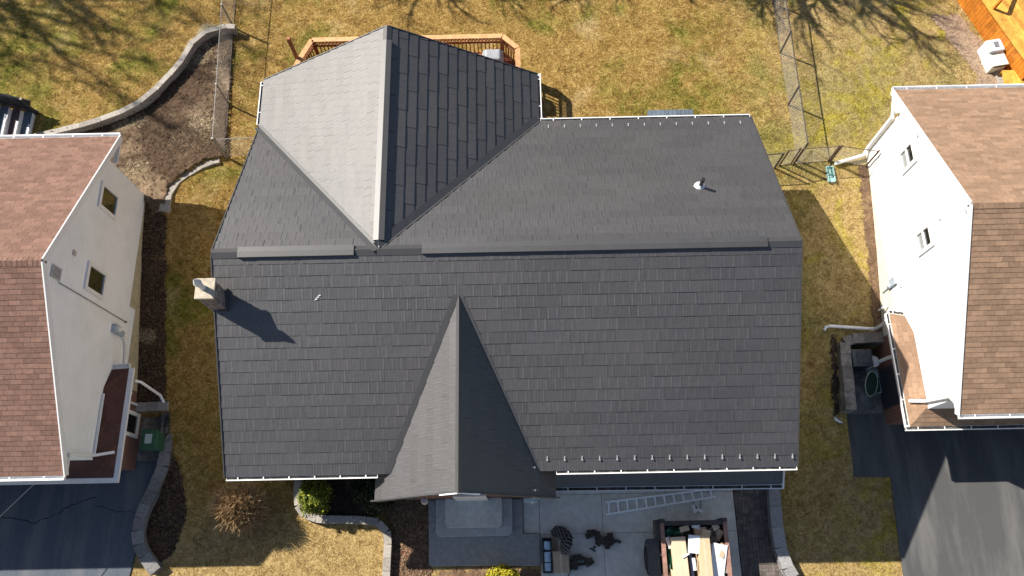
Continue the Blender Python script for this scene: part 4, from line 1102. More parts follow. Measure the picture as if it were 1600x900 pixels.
tag(mb.build('door_step', mat('pale blue step', (.42, .52, .58), .6, .15, 8), loc=(12.08, 5.72, .05), bevel=.01), 'pale blue door step beside the green mesh chair in the walled side entrance', 'step')
p = at(1310, 655, .42); p.z = hz(p.x, p.y) + .03; mb = MB(); mb.face([p + Vector(q) for q in ((-.12, .1, .02), (.16, -.12, .03), (.02, -.13, .05), (-.13, -.02, .06))]); mb.slab([p + Vector(q) for q in ((-.12, .1, .05), (-.13, -.05, .07), (.14, -.13, .03))], .004)
tag(mb.build('paper_scrap', M_GUTTER, loc=p), 'folded scrap of pale paper lying on the grass near the right driveway', 'paper')

# ------------------------------------------------------------------ left side entrance
mb = MB(); mb.prism([(-12.68, 3.4), (-11.8, 3.4), (-11.8, 4.95), (-12.68, 4.95)], -.08, .05); struct(mb.build('pavement', MATS['dirty slab']))
block_wall('retaining_wall', [(-12.68, 5.12), (-11.62, 5.10)], -.05, .62, .26, .4, M_BLOCK_D, 'short dark block wall closing the side entrance of the left house')
bn = thing('wheelie_bin', (-11.95, 4.0, .05), 'green wheeled bin in the shaded side entrance of the left house', 'bin')
M_BING = mat('green plastic', (.035, .11, .06), .5, .15, 5)
mb = MB(); taper(mb, -12.15, -11.7, 3.68, 4.22, .12, .95, 1.12); mb.build('body', M_BING, bn, bevel=.03)
mb = MB(); mb.box((-11.92, 3.95, .99), (.54, .64, .05)); mb.bar((-12.1, 4.3, .95), (-11.75, 4.3, .95), .04, .04); mb.build('lid', M_BING, bn, bevel=.02)
mb = MB(); mb.box((-11.93, 3.98, 1.02), (.22, .3, .012)); mb.build('sticker', mat('pale sticker', (.45, .55, .55), .5), bn)
for s_ in (-1, 1):
    mb = MB(); mb.tube([(-11.92 + s_ * .24 - .03, 4.24, .14), (-11.92 + s_ * .24 + .03, 4.24, .14)], .1, 14); mb.build('wheel', MATS['black plastic'], bn)
# white back stairs of the left house
sr = thing('back_stairs', (-17.3, 14.4, 2.3), 'white edged dark wooden back stairs at the left edge above the brown roof', 'stairs')
M_STW = mat('dark stair board', (.10, .06, .065), .7, .2, 6)
for k in range(4):
    mb = MB(); x = -16.95 - k * .3; zz = 2.55 + .19 * k
    mb.b2(x - .16, x + .13, 13.4, 15.25, zz - .05, zz); mb.build('tread', M_STW if k % 2 else MATS['blue grey boards'], sr)
    mb = MB(); mb.b2(x + .131, x + .15, 13.4, 15.2, zz - .19, zz - .005); mb.build('riser', M_WHITE, sr)
    mb = MB(); mb.b2(x + .08, x + .13, 13.4, 14.75, zz + .002, zz + .012); mb.build('nosing', M_WHITE, sr)
mb = MB(); mb.bar((-16.72, 15.3, 2.4), (-18.2, 15.3, 3.4), .05, .25)
mb.bar((-16.8, 15.32, 3.2), (-18.2, 15.32, 4.1), .06, .1); mb.bar((-16.8, 15.3, 2.4), (-16.8, 15.3, 3.3), .08, .08); mb.bar((-18, 15.3, 2.4), (-18, 15.3, 4.1), .08, .08)
for k in range(4): mb.bar((-17 - k * .28, 15.3, 2.6 + k * .19), (-17 - k * .28, 15.3, 3.3 + k * .19), .03, .03)
mb.bar((-16.8, 15.34, 2.75), (-18.2, 15.34, 3.65), .03, .8)  # solid side panel added to enlarge the shadow of the stairs on the lawn
mb.build('stringer_rail_shadow_panel', M_DARK, sr)
# overhead service cable
mb = MB(); A = Vector((-14.6, 2.5, 2.3)); B = Vector((-24, -9, 5.5)); mb.tube([A.lerp(B, k / 10) - Vector((0, 0, .5 * math.sin(math.pi * k / 10))) for k in range(11)], .014, 6)
tag(mb.build('service_cable', mat('grey cable', (.32, .32, .30), .6), loc=A), 'thin grey service cable reaching from the left house gutter over the asphalt', 'cable')

# ------------------------------------------------------------------ right back yard: bright deck and white boxes
dk = thing('wooden_deck', (17.6, 17, 2.0), 'bright orange stained wooden deck at the top right corner', 'deck')
M_OR = mat('orange stained boards', (.55, .27, .05), .6, .3, 5, island=.3, spec=.3, dark=(.58, .37, .07), dscale=1.5); M_OR_D = mat('rust orange boards', (.50, .17, .02), .6, .25, 5, island=.2, spec=.3)
a0, a1 = at(1538, 0, 3.0), at(1606, 95, 3.0); d_ = (a1 - a0).normalized(); n_ = Vector((-d_.y, d_.x, 0)); n_ = n_ if n_.x > 0 else -n_
st0 = a0 - d_ * 1.5; en0 = a1 + d_ * .3; L = (en0 - st0).length
mb = MB(); k = 0
while k < 5:
    p = st0 + n_ * (k + .07); q = en0 + n_ * (k + .07); mb.bar(p - Vector((0, 0, .02)), q - Vector((0, 0, .02)), .135, .04); k += .145
mb.build('deck_boards', M_OR, dk)
mb = MB(); k = 0
while k < L:
    p = st0 + d_ * (k + .06) - n_ * .02; mb.bar(p + Vector((0, 0, 2.0 - 3.0)), p + Vector((0, 0, -.03)), .132, .025, n_) ; k += .14
mb.build('skirt_boards', M_OR_D, dk)
mb = MB(); mb.bar(st0 - n_ * .05 + Vector((0, 0, .03)), en0 - n_ * .05 + Vector((0, 0, .03)), .14, .04); mb.build('edge_board', M_OR, dk)
mb = MB()
mb.bar(st0 + d_ * 1.95 + n_ * .1 + Vector((0, 0, .5)), st0 + d_ * 1.0 + n_ * 1.1 + Vector((0, 0, .55)), .1, .06); mb.bar(st0 + d_ * 1.95 + n_ * .1, st0 + d_ * 1.95 + n_ * .1 + Vector((0, 0, .5)), .08, .08); mb.bar(st0 + d_ * 3.1 + n_ * .75 + Vector((0, 0, .4)), st0 + d_ * 2.0 + n_ * 1.9 + Vector((0, 0, .45)), .1, .06)
mb.build('rail', M_OR_D, dk)
mb = MB(); k = 0; A = at(1569, 112, 2.35); 
while k < 2.5: mb.box((A.x + k, A.y - .55, 2.3), (.135, 1.25, .05), -.05); k += .145
mb.b2(A.x - .05, A.x + 2.5, A.y + .02, A.y + .06, 2.0, 2.27)
mb.build('landing_boards', M_OR, dk)
ac = thing('air_conditioner', (17.35, 17.1, 2.0), 'grey air conditioning unit with a dark vent beside the orange deck', 'unit')
p = at(1553, 73, 2.5); rz_ = .16
mb = MB(); mb.box((p.x, p.y, 2.3), (.56, .48, .62), rz_); mb.build('casing', mat('pale blue metal', (.55, .58, .64), .5, .08, 6), ac, bevel=.03)
mb = MB(); mb.box((p.x + .03, p.y + .02, 2.616), (.16, .22, .01), rz_)
for k in range(5): mb.box((p.x + .03, p.y - .07 + .045 * k, 2.626), (.16, .012, .012), rz_)
mb.build('vent_grille', mat('grey grille', (.24, .25, .28), .6), ac)
p = at(1558, 93, 2.4)
bx = thing('storage_box', (p.x, p.y, 2), 'cream lidded box with dark front slot next to the grey air conditioning unit', 'box')
mb = MB(); mb.box((p.x, p.y, 2.2), (.56, .55, .45), rz_); mb.build('body', mat('cream plastic', (.66, .66, .58), .5, .08, 5), bx, bevel=.02)
mb = MB(); mb.box((p.x, p.y - .0, 2.45), (.6, .58, .05), rz_); mb.build('lid', MATS['cream plastic'], bx, bevel=.02)
mb = MB(); mb.box((p.x + .05, p.y - .29, 2.41), (.46, .03, .06), rz_); mb.build('handle_slot', MATS['charcoal plastic'], bx)
p = at(1567, 123, 2.05); mb = MB(); mb.box((p.x, p.y, 2.05), (.45, .7, .08), .1); tag(mb.build('stone_slab', M_BLOCK, loc=(p.x, p.y, 2)), 'pale stone slab on the ground beside the orange deck landing', 'slab')
p = at(1538, 28, 2.1); mb = MB(); mb.lathe((p.x, p.y, 2.0), [(.05, 0), (.09, .1), (.09, .3), (.03, .36)], 10); mb.tube([(p.x, p.y - .05, 2.05), (p.x - .02, p.y - .6, 2.04)], .012, 5)
tag(mb.build('white_bottle', M_GUTTER, loc=(p.x, p.y, 2)), 'small white jug on the ground below the orange deck', 'bottle')

# splash block under the right downspout
mb = MB(); A = Vector((10.93, 12.43, hz(10.93, 12.43) + .02)); 
mb.b2(10.81, 11.06, 12.14, 12.72, A.z, A.z + .03); mb.b2(10.81, 10.84, 12.14, 12.72, A.z + .03, A.z + .1); mb.b2(11.03, 11.06, 12.14, 12.72, A.z + .03, A.z + .1); mb.b2(10.84, 11.03, 12.68, 12.72, A.z + .03, A.z + .1)
tag(mb.build('splash_block', mat('teal plastic', (.28, .46, .43), .6, .12, 6), loc=A), 'teal splash block below the long white downspout of the white house', 'splash block')

# ------------------------------------------------------------------ ladder
ld = thing('ladder', (4.3, 1.7, .05), 'long aluminium ladder lying flat on the concrete under the garage eave', 'ladder')
M_ALU = mat('aluminium', (.90, .90, .90), .4, .04, 6)
A = at(946, 785, .1); B = at(1114, 764, .1); A2 = at(947, 804, .1); B2 = at(1118, 776, .1)
for p, q in ((A, B), (A2, B2)):
    mb = MB(); mb.bar(p, q, .058, .09); mb.build('side_rail', M_ALU, ld)
for k in range(12):
    t_ = .03 + .94 * k / 11; mb = MB(); mb.tube([A.lerp(B, t_), A2.lerp(B2, t_)], .03, 8); mb.build('rung', M_ALU, ld)

# ------------------------------------------------------------------ dump trailer and its load
tr = thing('dump_trailer', (5.35, -.6, .05), 'rusty brown dump trailer full of cardboard on the concrete driveway', 'trailer')
M_TRD = mat('dark brown steel', (.06, .048, .045), .6, .3, 6, bump=.1); M_TRR = mat('faded red steel', (.30, .165, .125), .6, .25, 6)
TX0, TX1, TYF, TYB, TZ = 4.36, 6.31, 1.08, -3.2, 1.2
mb = MB(); mb.b2(TX0, TX0 + .05, TYB, TYF, .5, TZ - .05); mb.b2(TX1 - .05, TX1, TYB, TYF, .5, TZ - .05); mb.b2(TX0 + .05, TX1 - .05, TYF - .05, TYF, .5, TZ - .05); mb.b2(TX0 + .05, TX1 - .05, TYB, TYB + .05, .5, TZ - .05); mb.b2(TX0, TX1, TYB, TYF, .42, .498)
k = TYB + .3
while k < TYF: 
    mb.b2(TX0 - .05, TX0, k, k + .07, .5, TZ - .06); mb.b2(TX1, TX1 + .05, k, k + .07, .5, TZ - .06); k += .6
mb.build('bed', M_TRD, tr)
mb = MB(); mb.b2(TX0 - .05, TX0 + .07, TYB, TYF, TZ - .05, TZ + .03); mb.b2(TX1 - .07, TX1 + .05, TYB, TYF, TZ - .05, TZ + .03); mb.build('top_rail', M_TRR, tr)
mb = MB(); mb.b2(TX0 + .07, TX1 - .07, TYF - .1, TYF + .04, TZ - .05, TZ + .03); mb.b2(TX0 - .08, TX0 + .1, TYF - .02, TYF + .1, .5, TZ + .05); mb.b2(TX1 - .1, TX1 + .06, TYF - .02, TYF + .1, .5, TZ + .05); mb.b2(TX0 - .2, TX0 - .06, TYF - .5, TYF + .08, .75, TZ - .02); mb.build('headboard', M_TRD, tr)
mb = MB(); mb.b2(TX0 - .42, TX0 - .06, -1.4, .62, .72, .78); mb.b2(TX0 - .42, TX0 - .38, -1.4, .62, .6, .72); mb.build('fender', mat('grey steel', (.075, .08, .088), .6, .2, 5), tr)
for y_ in (.05, -.85):
    wh = MB(); wh.tube([(TX0 - .56 + .12, y_, .36), (TX0 - .1, y_, .36)], .36, 24); wo = wh.build('wheel', MATS['black plastic'], tr)
    wh = MB(); wh.tube([(TX0 - .46, y_, .36), (TX0 - .43, y_, .36)], .2, 18); wh.build('rim', M_TRD, wo)
mb = MB(); pts = [(TX0 - .48, .42 - k * .08, .62 + .05 * math.sin(k)) for k in range(10)]; pts = [(TX0 - .44 - .08 * math.sin(math.pi * k / 12), .58 - .085 * k, .7) for k in range(13)]; mb.tube(pts, .02, 6); mb.build('hose', MATS['black plastic'], tr)
mb = MB(); mb.b2(TX0 + .06, TX1 - .06, TYB + .06, TYF - .12, .7, .78); mb.v = mb.v; 
tag(mb.build('tarpaulin', mat('rubbish heap', (.05, .045, .04), .9, .5, 5), loc=(5.3, -1, .7)), 'dark rubbish layer covering the floor of the dump trailer', 'rubbish')
M_CARD = mat('brown cardboard', (.56, .42, .27), .85, .08, 3, spec=.2); M_CARD2 = mat('pale cardboard', (.62, .49, .34), .85, .08, 3, spec=.2); M_PAPER = mat('white board', (.78, .79, .80), .7, .05, 3, spec=.3)
def carton(cx, cy, z0, dx, dy, dz, rz, m, label, tilt=0, tape=True, seam_=True):
    o = thing('cardboard_box', (cx, cy, z0), label, 'box', 'cardboard boxes' )
    M = Matrix.Rotation(rz, 3, 'Z') @ Matrix.Rotation(tilt, 3, 'X')
    mb = MB(); mb.box((cx, cy, z0 + dz / 2), (dx, dy, dz), M=M); mb.build('carton', m, o, bevel=.008)
    n = M @ Vector((0, 0, 1))
    mb = MB(); mb.box(Vector((cx, cy, z0 + dz / 2)) + n * (dz / 2 + .002), (.05, dy * .98, .003), M=M); mb.build('tape', mat('packing tape', (.60, .49, .35), .35, .05, 3), o)
    return o
A = at(1058, 880, 1.4); carton(4.86, -.95, .82, .42, 3.2, .52, .035, M_CARD2, 'longest cardboard box on the left side of the dump trailer', .02)
carton(5.56, -.9, .80, .36, 3.2, .66, .01, M_CARD, 'tall long cardboard box down the middle of the dump trailer', .02)
carton(6.1, .72, .85, .26, .34, .2, -.5, M_CARD, 'small open cardboard box in the far right corner of the dump trailer', .3)
carton(5.98, .42, .95, .16, .34, .12, .55, M_CARD2, 'narrow cardboard box lying askew by the right rail of the dump trailer', .1)
carton(5.55, .82, .85, .34, .2, .3, .1, M_CARD, 'small cardboard box against the headboard of the dump trailer', .05)
carton(6.14, -.26, 1.0, .22, .34, .2, 0, mat('grey cardboard', (.27, .21, .18), .85, .1, 4), 'small grey brown box beside the white boards in the trailer', .0)
carton(5.88, -1.0, .82, .3, .7, .26, .0, M_CARD2, 'pale cardboard box under the loose white boards in the trailer', .0)
def board(c, dx, dy, rz, tx, ty, m, label, name='board', th=.012):
    M = Matrix.Rotation(rz, 3, 'Z') @ Matrix.Rotation(tx, 3, 'X') @ Matrix.Rotation(ty, 3, 'Y')
    mb = MB(); mb.box(c, (dx, dy, th), M=M); return tag(mb.build(name, m, loc=c), label, 'board')
board((5.24, .42, 1.47), .34, .52, -.12, .05, -.08, M_PAPER, 'white board lying between the two long cardboard boxes', 'foam_board')
board((5.97, -.05, 1.28), .46, .95, -.22, .05, .12, M_PAPER, 'large white board leaning against the right rail of the trailer', 'foam_board')
board((5.97, -.72, 1.24), .46, .44, .35, -.06, .05, M_PAPER, 'torn white board lying below the large leaning white board', 'foam_board')
board((5.80, .15, 1.15), .12, .9, .28, .0, -.5, mat('blue plastic sheet', (.16, .32, .58), .5, .1, 4), 'light blue strip standing beside the tall cardboard box', 'plastic_strip')
board((5.77, -.7, 1.1), .1, 1.0, .08, .0, -.5, mat('royal blue sheet', (.05, .10, .30), .5, .1, 4), 'royal blue strip wedged beside the tall cardboard box', 'plastic_strip')
board((5.21, -.6, 1.1), .1, 1.5, .04, 0, .4, MATS['royal blue sheet'], 'dark blue strip between the two long cardboard boxes', 'plastic_strip')
# crumpled green tarp and dark scraps
def crumple(name, c, sx, sy, sz, m, label, cat, seed, n=14):
    rr = random.Random(seed); mb = MB(); grid = []
    for j in range(n + 1):
        row = []
        for i in range(n + 1):
            u, v = i / n * 2 - 1, j / n * 2 - 1
            r = max(0, 1 - (u * u + v * v) * .8); row.append(Vector((c[0] + u * sx / 2 * rr.uniform(.85, 1.1), c[1] + v * sy / 2 * rr.uniform(.85, 1.1), c[2] + sz * (r ** .5) * rr.uniform(.5, 1.1))))
        grid.append(row)
    for j in range(n):
        for i in range(n):
            u, v = (i + .5) / n * 2 - 1, (j + .5) / n * 2 - 1
            if u * u + v * v > 1.15: continue
            mb.face([grid[j][i], grid[j][i + 1], grid[j + 1][i + 1], grid[j + 1][i]])
    return tag(mb.build(name, m, loc=c), label, cat)
M_GTARP = mat('green tarp', (.015, .14, .075), .5, .4, 6, dark=(.25, .45, .36), dscale=6)
crumple('tarp', (4.52, -.1, .82), .3, 1.6, .3, M_GTARP, 'crumpled green tarp along the left wall of the dump trailer', 'tarp', 3)
crumple('tarp', (4.75, .80, .85), .6, .3, .3, M_GTARP, 'dark green bundled tarp in the front left corner of the dump trailer', 'tarp', 4)
for k, (cx, cy, cz, a, b, r_, m_, lab) in enumerate([(6.16, .30, 1.2, .2, .28, .7, M_CARD, 'tilted cardboard flap leaning on the right rail near the trailer headboard'), (5.7, .74, 1.22, .26, .2, -.2, M_CARD2, 'cardboard flap lying behind the tall middle box'), (4.98, .10, 1.40, .26, .05, .5, M_PAPER, 'narrow white strip lying across the longest cardboard box'), (6.12, -.95, 1.18, .26, .4, .1, M_PAPER, 'lowest white sheet by the right rail of the trailer')]):
    board((cx, cy, cz), a, b, r_, .15 if k < 2 else .02, .1 if k < 2 else 0, m_, lab, 'cardboard_flap' if k < 2 else 'paper_sheet')
M_FOAM = mat('pale foam scrap', (.72, .73, .72), .8, .1, 6)
for (c_, a, b, r_, tx, ty, m_, lab) in [((5.80, .30, 1.22), .22, .3, .9, .2, .1, M_FOAM, 'small tilted foam scrap between the tall middle box and the right rail'), ((6.10, .12, 1.30), .16, .22, -.5, -.2, .2, M_CARD2, 'curled cardboard scrap on top of the large leaning white board'),
        ((4.55, .48, 1.12), .14, .34, .3, .1, .3, M_FOAM, 'pale foam strip on the green tarp by the left wall of the trailer'), ((4.56, -.45, 1.10), .16, .3, -.4, .2, -.2, M_CARD, 'cardboard scrap on the green tarp along the left wall of the trailer'),
        ((5.22, -.15, 1.36), .1, .36, .06, .05, .1, M_FOAM, 'narrow foam strip in the gap between the two long boxes'), ((5.05, .88, 1.18), .3, .16, .2, .1, .1, M_CARD2, 'cardboard strip behind the end of the longest box'), ((5.40, .95, 1.2), .24, .14, -.3, .1, .1, M_FOAM, 'foam scrap against the middle of the trailer headboard'),
        ((6.02, .92, 1.16), .22, .16, .4, -.1, .2, M_CARD2, 'torn cardboard square in the right corner by the trailer headboard')]:
    board(c_, a, b, r_, tx, ty, m_, lab, 'packing_scrap')
crumple('paper_bundle', (5.85, .68, .95), .4, .5, .3, mat('crumpled brown paper', (.24, .19, .165), .9, .3, 8), 'crumpled brown paper heap at the front of the dump trailer', 'paper', 5)

# ------------------------------------------------------------------ tools and boxes on the concrete
cr = thing('tool_crate', (.87, .2, .05), 'black open crate of blue and white rolls beside the front steps', 'crate')
mb = MB(); mb.b2(.70, 1.0, -.34, .72, .05, .09); mb.b2(.70, .725, -.34, .72, .09, .32); mb.b2(.975, 1.0, -.34, .72, .09, .32); mb.b2(.725, .975, -.34, -.315, .09, .32); mb.b2(.725, .975, .695, .72, .09, .32); mb.build('crate', MATS['charcoal plastic'], cr)
M_ROLL = mat('blue white wrapper', (.42, .58, .76), .4, .3, 7, dark=(.05, .1, .2), dscale=7)
for y_, l in ((.48, .26), (.14, .3), (-.16, .24)):
    mb = MB(); mb.tube([(.85, y_ + l / 2, .24), (.85, y_ - l / 2, .24)], .115, 14); mb.build('roll', M_ROLL, cr)
carton(1.27, -.02, .05, .5, .66, .28, .03, mat('shaded cardboard', (.44, .33, .225), .85, .1, 4), 'flat cardboard box on the concrete under the dark folded jacket', 0)  # darker copy of the trailer cardboard, the shade is in its colour
board((1.09, .5, .08), .2, .52, .02, 0, 0, MATS['shaded cardboard'], 'cardboard strip on the concrete beside the black crate of rolls', 'cardboard_strip', .03)
def fabric(name, path, r, m, label, cat, seed, flat=.55, n=14, ridges=6):
    """soft bundle: a tapered tube with folds, squashed towards the ground"""
    rr = random.Random(seed); P = [Vector(p) for p in path]; mb = MB(); rings = []
    N = 26
    for k in range(N + 1):
        s = k / N * (len(P) - 1); i = min(int(s), len(P) - 2); p = P[i].lerp(P[i + 1], s - i); t = (P[i + 1] - P[i]).normalized(); sd = Vector((-t.y, t.x, 0)).normalized()
        rad = r * (math.sin(math.pi * (k / N * .92 + .04)) ** .45) * (1 + .12 * math.sin(k * ridges * .5) + rr.uniform(-.07, .07))
        ring = []
        for j in range(n):
            a = 2 * math.pi * j / n
            q = p + sd * math.cos(a) * rad * rr.uniform(.93, 1.07) + Vector((0, 0, math.sin(a) * rad * flat * rr.uniform(.9, 1.1) + rad * flat * .9)); ring.append(q)
        rings.append(ring)
    for k in range(N):
        for j in range(n): mb.face([rings[k][j], rings[k][(j + 1) % n], rings[k + 1][(j + 1) % n], rings[k + 1][j]][::-1])
    mb.face(rings[0]); mb.face(rings[-1][::-1])
    return tag(mb.build(name, m, loc=path[0], smooth=True), label, cat)
def stripe_fn(t, pos, geo, c, b):
    wv_ = t.new('ShaderNodeTexWave'); wv_.inputs['Scale'].default_value = 4.2; wv_.inputs['Distortion'].default_value = 2.5; wv_.inputs['Detail'].default_value = 1; wv_.bands_direction = 'DIAGONAL'; t.link(pos, wv_.inputs[0])
    return mixc(t, ramp(t, wv_.outputs['Fac'], [(.6, (0, 0, 0)), (.8, (1, 1, 1))]), c, (.15, .13, .11))
fabric('jacket', [(1.0, .84, .06), (1.25, .93, .10), (1.48, .72, .30), (1.42, .4, .33), (1.36, .2, .33)], .2, mat('dark striped cloth', (.03, .03, .036), .85, .3, 9, fn=stripe_fn), 'dark striped jacket heaped over the cardboard box near the front steps', 'jacket', 5)
def toolbelt(name, pts, label, seed):
    rr = random.Random(seed); mb = MB()
    mb.tube(pts, .045, 6)
    for k, p in enumerate(pts):
        if k % 2 == 0 or rr.random() < .7:
            p = Vector(p); rz_ = rr.uniform(0, 3); mb.box(p + Vector((rr.uniform(-.04, .04), rr.uniform(-.04, .04), .06)), (rr.uniform(.19, .30), rr.uniform(.13, .20), rr.uniform(.12, .2)), rz_)
            mb.tube([p + Vector((0, 0, .05)), p + Vector((rr.uniform(-.15, .15), rr.uniform(-.12, .12), .2))], .018, 6)
    return tag(mb.build(name, mat('worn black leather', (.022, .018, .014), .6, .4, 14, dark=(.10, .055, .02), dscale=9), loc=pts[0], bevel=.02), label, 'tool belt')
A = [at(u, v, .1) for u, v in [(919, 838), (922, 831), (930, 832), (936, 840), (938, 848), (945, 846), (952, 840), (955, 848), (949, 853)]]
toolbelt('tool_belt', A, 'black tool belt on the concrete in front of the ladder end', 1)
A = [at(u, v, .1) for u, v in [(890, 880), (897, 872), (905, 870), (912, 872), (917, 877), (919, 880), (894, 884)]]
toolbelt('tool_belt', A, 'black and tan tool belt by the corner of the flat cardboard box', 2)
A = [at(u, v, .07) for u, v in [(921, 857), (926, 858), (930, 862)]]; mb = MB(); mb.tube(A, [.02, .035, .02], 8)
tag(mb.build('knee_pad', MATS['charcoal plastic'], loc=A[0]), 'small curved dark pad between the two tool belts', 'pad')
p = at(966, 846, .06); mb = MB(); mb.box(p + Vector((0, 0, .03)), (.16, .09, .07), -.4); mb.box(p + Vector((-.05, .03, .05)), (.08, .06, .05), .3)
tag(mb.build('tool_pouch', MATS['charcoal plastic'], loc=p, bevel=.01), 'small dark pouch alone to the right of the tool belt', 'pouch')
p = at(929, 855, .06); mb = MB(); mb.box(p + Vector((0, .0, .02)), (.07, .07, .05), -.4); tag(mb.build('tape_measure', MATS['charcoal plastic'], loc=p, bevel=.012), 'tiny dark square tool next to the curved pad', 'tool')
p = at(1089, 797, .08); ng = thing('nail_gun', p, 'white and grey nail gun on the concrete above the dump trailer', 'tool')
mb = MB(); mb.box(p + Vector((-.1, .03, .05)), (.10, .26, .12), .25); mb.box(p + Vector((.06, -.02, .05)), (.22, .10, .10), -.3); mb.build('body', M_PAPER, ng, bevel=.02)
mb = MB(); mb.box(p + Vector((-.02, .03, .06)), (.05, .22, .07), .5); mb.tube([p + Vector((-.1, .15, .05)), p + Vector((-.08, .3, .04))], .012, 6); mb.tube([p + Vector((.12, .02, .05)), p + Vector((.13, .35, .03))], .01, 6); mb.build('handle', MATS['charcoal plastic'], ng, bevel=.01)
A = [at(u, v, .06) for u, v in [(893, 888), (890, 895), (886, 905)]]; mb = MB(); mb.tube(A, .012, 6); tag(mb.build('air_hose', MATS['black plastic'], loc=A[0]), 'short black hose end trailing from the lower tool belt', 'hose')

# ------------------------------------------------------------------ shrubs and trees
def leafy(name, c, rx, ry, rz_, n, size, m, mstem, label, seed, bare=.0, base=None):
    o = thing(name, (c[0], c[1], base if base is not None else c[2] - rz_), label, 'shrub')
    g = np.random.default_rng(seed); mb = MB()
    ph = g.random(9) * 6.28
    k = 0
    while k < n:
        d = g.normal(size=3); d /= np.linalg.norm(d); d[2] = abs(d[2]) * 1 if g.random() < .8 else d[2]
        r = g.random() ** .28
        lob = 1 + .13 * math.sin(d[0] * 5 + ph[0]) * math.sin(d[1] * 6 + ph[1]) + .12 * math.sin(d[2] * 9 + ph[2] + d[0] * 7) + g.normal() * .04
        p = Vector((c[0] + d[0] * rx * r * lob, c[1] + d[1] * ry * r * lob, c[2] + d[2] * rz_ * r * lob))
        nrm = (Vector(d) + Vector(g.normal(size=3)) * .7).normalized(); t = nrm.orthogonal().normalized(); b = nrm.cross(t)
        a = g.random() * 6.28; t, b = t * math.cos(a) + b * math.sin(a), b * math.cos(a) - t * math.sin(a); s = size * g.uniform(.6, 1.4)
        mb.face([p - t * s, p - b * s * .5 + nrm * s * .1, p + t * s, p + b * s * .5 + nrm * s * .1]); k += 1
    mb.build('foliage', m, o)
    mb = MB()
    for k in range(9):
        a = k * .7; mb.tube([(c[0] + .03 * math.cos(a), c[1] + .03 * math.sin(a), o.location.z - .05), (c[0] + rx * .5 * math.cos(a), c[1] + ry * .5 * math.sin(a), c[2] + rz_ * .4)], .018, 5, .006)
    mb.build('stems', mstem, o)
    return o
M_STEM = mat('brown stem', (.10, .065, .04), .9, .3, 10)
def leafm(name, col, col2):
    def f(t, pos, geo, c, b):
        r = geo.outputs['Random Per Island']; return mixc(t, ramp(t, r, [(.2, (0, 0, 0)), (.9, (1, 1, 1))]), c, col2)
    return mat(name, col, .6, .2, 8, spec=.25, fn=f)
M_GR1 = leafm('cedar green leaf', (.06, .095, .012), (.27, .29, .03)); M_GR2 = leafm('dark yew leaf', (.016, .028, .012), (.035, .05, .018)); M_GR3 = leafm('golden leaf', (.26, .24, .015), (.52, .45, .03))
leafy('shrub', (-6.45, 2.12, .78), .50, .62, .72, 6500, .042, M_GR1, M_STEM, 'rounded bright green shrub in the block edged bed by the front eave', 11, base=.2)
leafy('shrub', (-4.55, 2.2, .62), .75, .62, .55, 5000, .045, M_GR2, M_STEM, 'dark green shrub in deep shade under the left corner of the front gable', 12, base=.1)
leafy('shrub', (-.55, -.50, .52), .52, .40, .45, 4500, .04, M_GR3, M_STEM, 'golden yellow shrub at the lower edge beside the front steps', 13, base=.05)
leafy('shrub', (-1.15, -.62, .42), .25, .22, .30, 1200, .04, M_GR3, M_STEM, 'small golden shrub tuft at the left of the larger golden shrub', 14, base=.05)
# bare twiggy shrub
def twigs(mb, p, d, L, r, depth, g, spread=.6, zbias=.0, n=(2, 4)):
    pts = [p]; q = p.copy(); dd = d.copy(); N = 3
    for k in range(N):
        dd = (dd + Vector(g.normal(size=3)) * .16 + Vector((0, 0, zbias))).normalized(); q = q + dd * L / N; pts.append(q.copy())
    mb.tube(pts, max(r, .005), 4 if depth < 2 else 5 if r < .04 else 7, r * .62, cap=False)
    if depth <= 0: return
    for k in range(int(g.integers(n[0], n[1] + 1))):
        s = pts[int(g.integers(1, N + 1))]
        nd = (dd + Vector(g.normal(size=3)) * spread).normalized(); twigs(mb, s, nd, L * g.uniform(.6, .82), r * .64, depth - 1, g, spread, zbias, n)
bs = thing('bare_shrub', (-8.9, 1.78, .03), 'leafless round brown shrub on the front lawn left of the grey house', 'shrub')
g = np.random.default_rng(5); mb = MB()
for k in range(900):
    a = g.random() * 6.28; el = math.asin(g.uniform(.08, 1)); d = Vector((math.cos(a) * math.cos(el), math.sin(a) * math.cos(el), math.sin(el)))
    c0 = Vector((-8.9, 1.78, .05)); tip = c0 + Vector((d.x * .88, d.y * .84, d.z * 1.95)) * g.uniform(.86, 1.0)
    mid = c0.lerp(tip, .5) + Vector(g.normal(size=3)) * .09 + Vector((0, 0, .12)); st0_ = c0 + Vector((d.x * .1, d.y * .1, 0))
    if k % 3: st0_ = c0.lerp(mid, g.uniform(.3, .9))
    mb.tube([st0_, mid, mid.lerp(tip, .55) + Vector(g.normal(size=3)) * .04, tip], [.011, .009, .007, .005], 4, cap=False)
    for _ in range(3):
        p = mid.lerp(tip, g.uniform(.2, .9)); mb.tube([p, p + (tip - mid).normalized() * g.uniform(.12, .25) + Vector(g.normal(size=3)) * .09], [.006, .004], 3, cap=False)
mb.build('branches', mat('tan twig', (.38, .26, .135), .85, .3, 8, island=.45), bs)
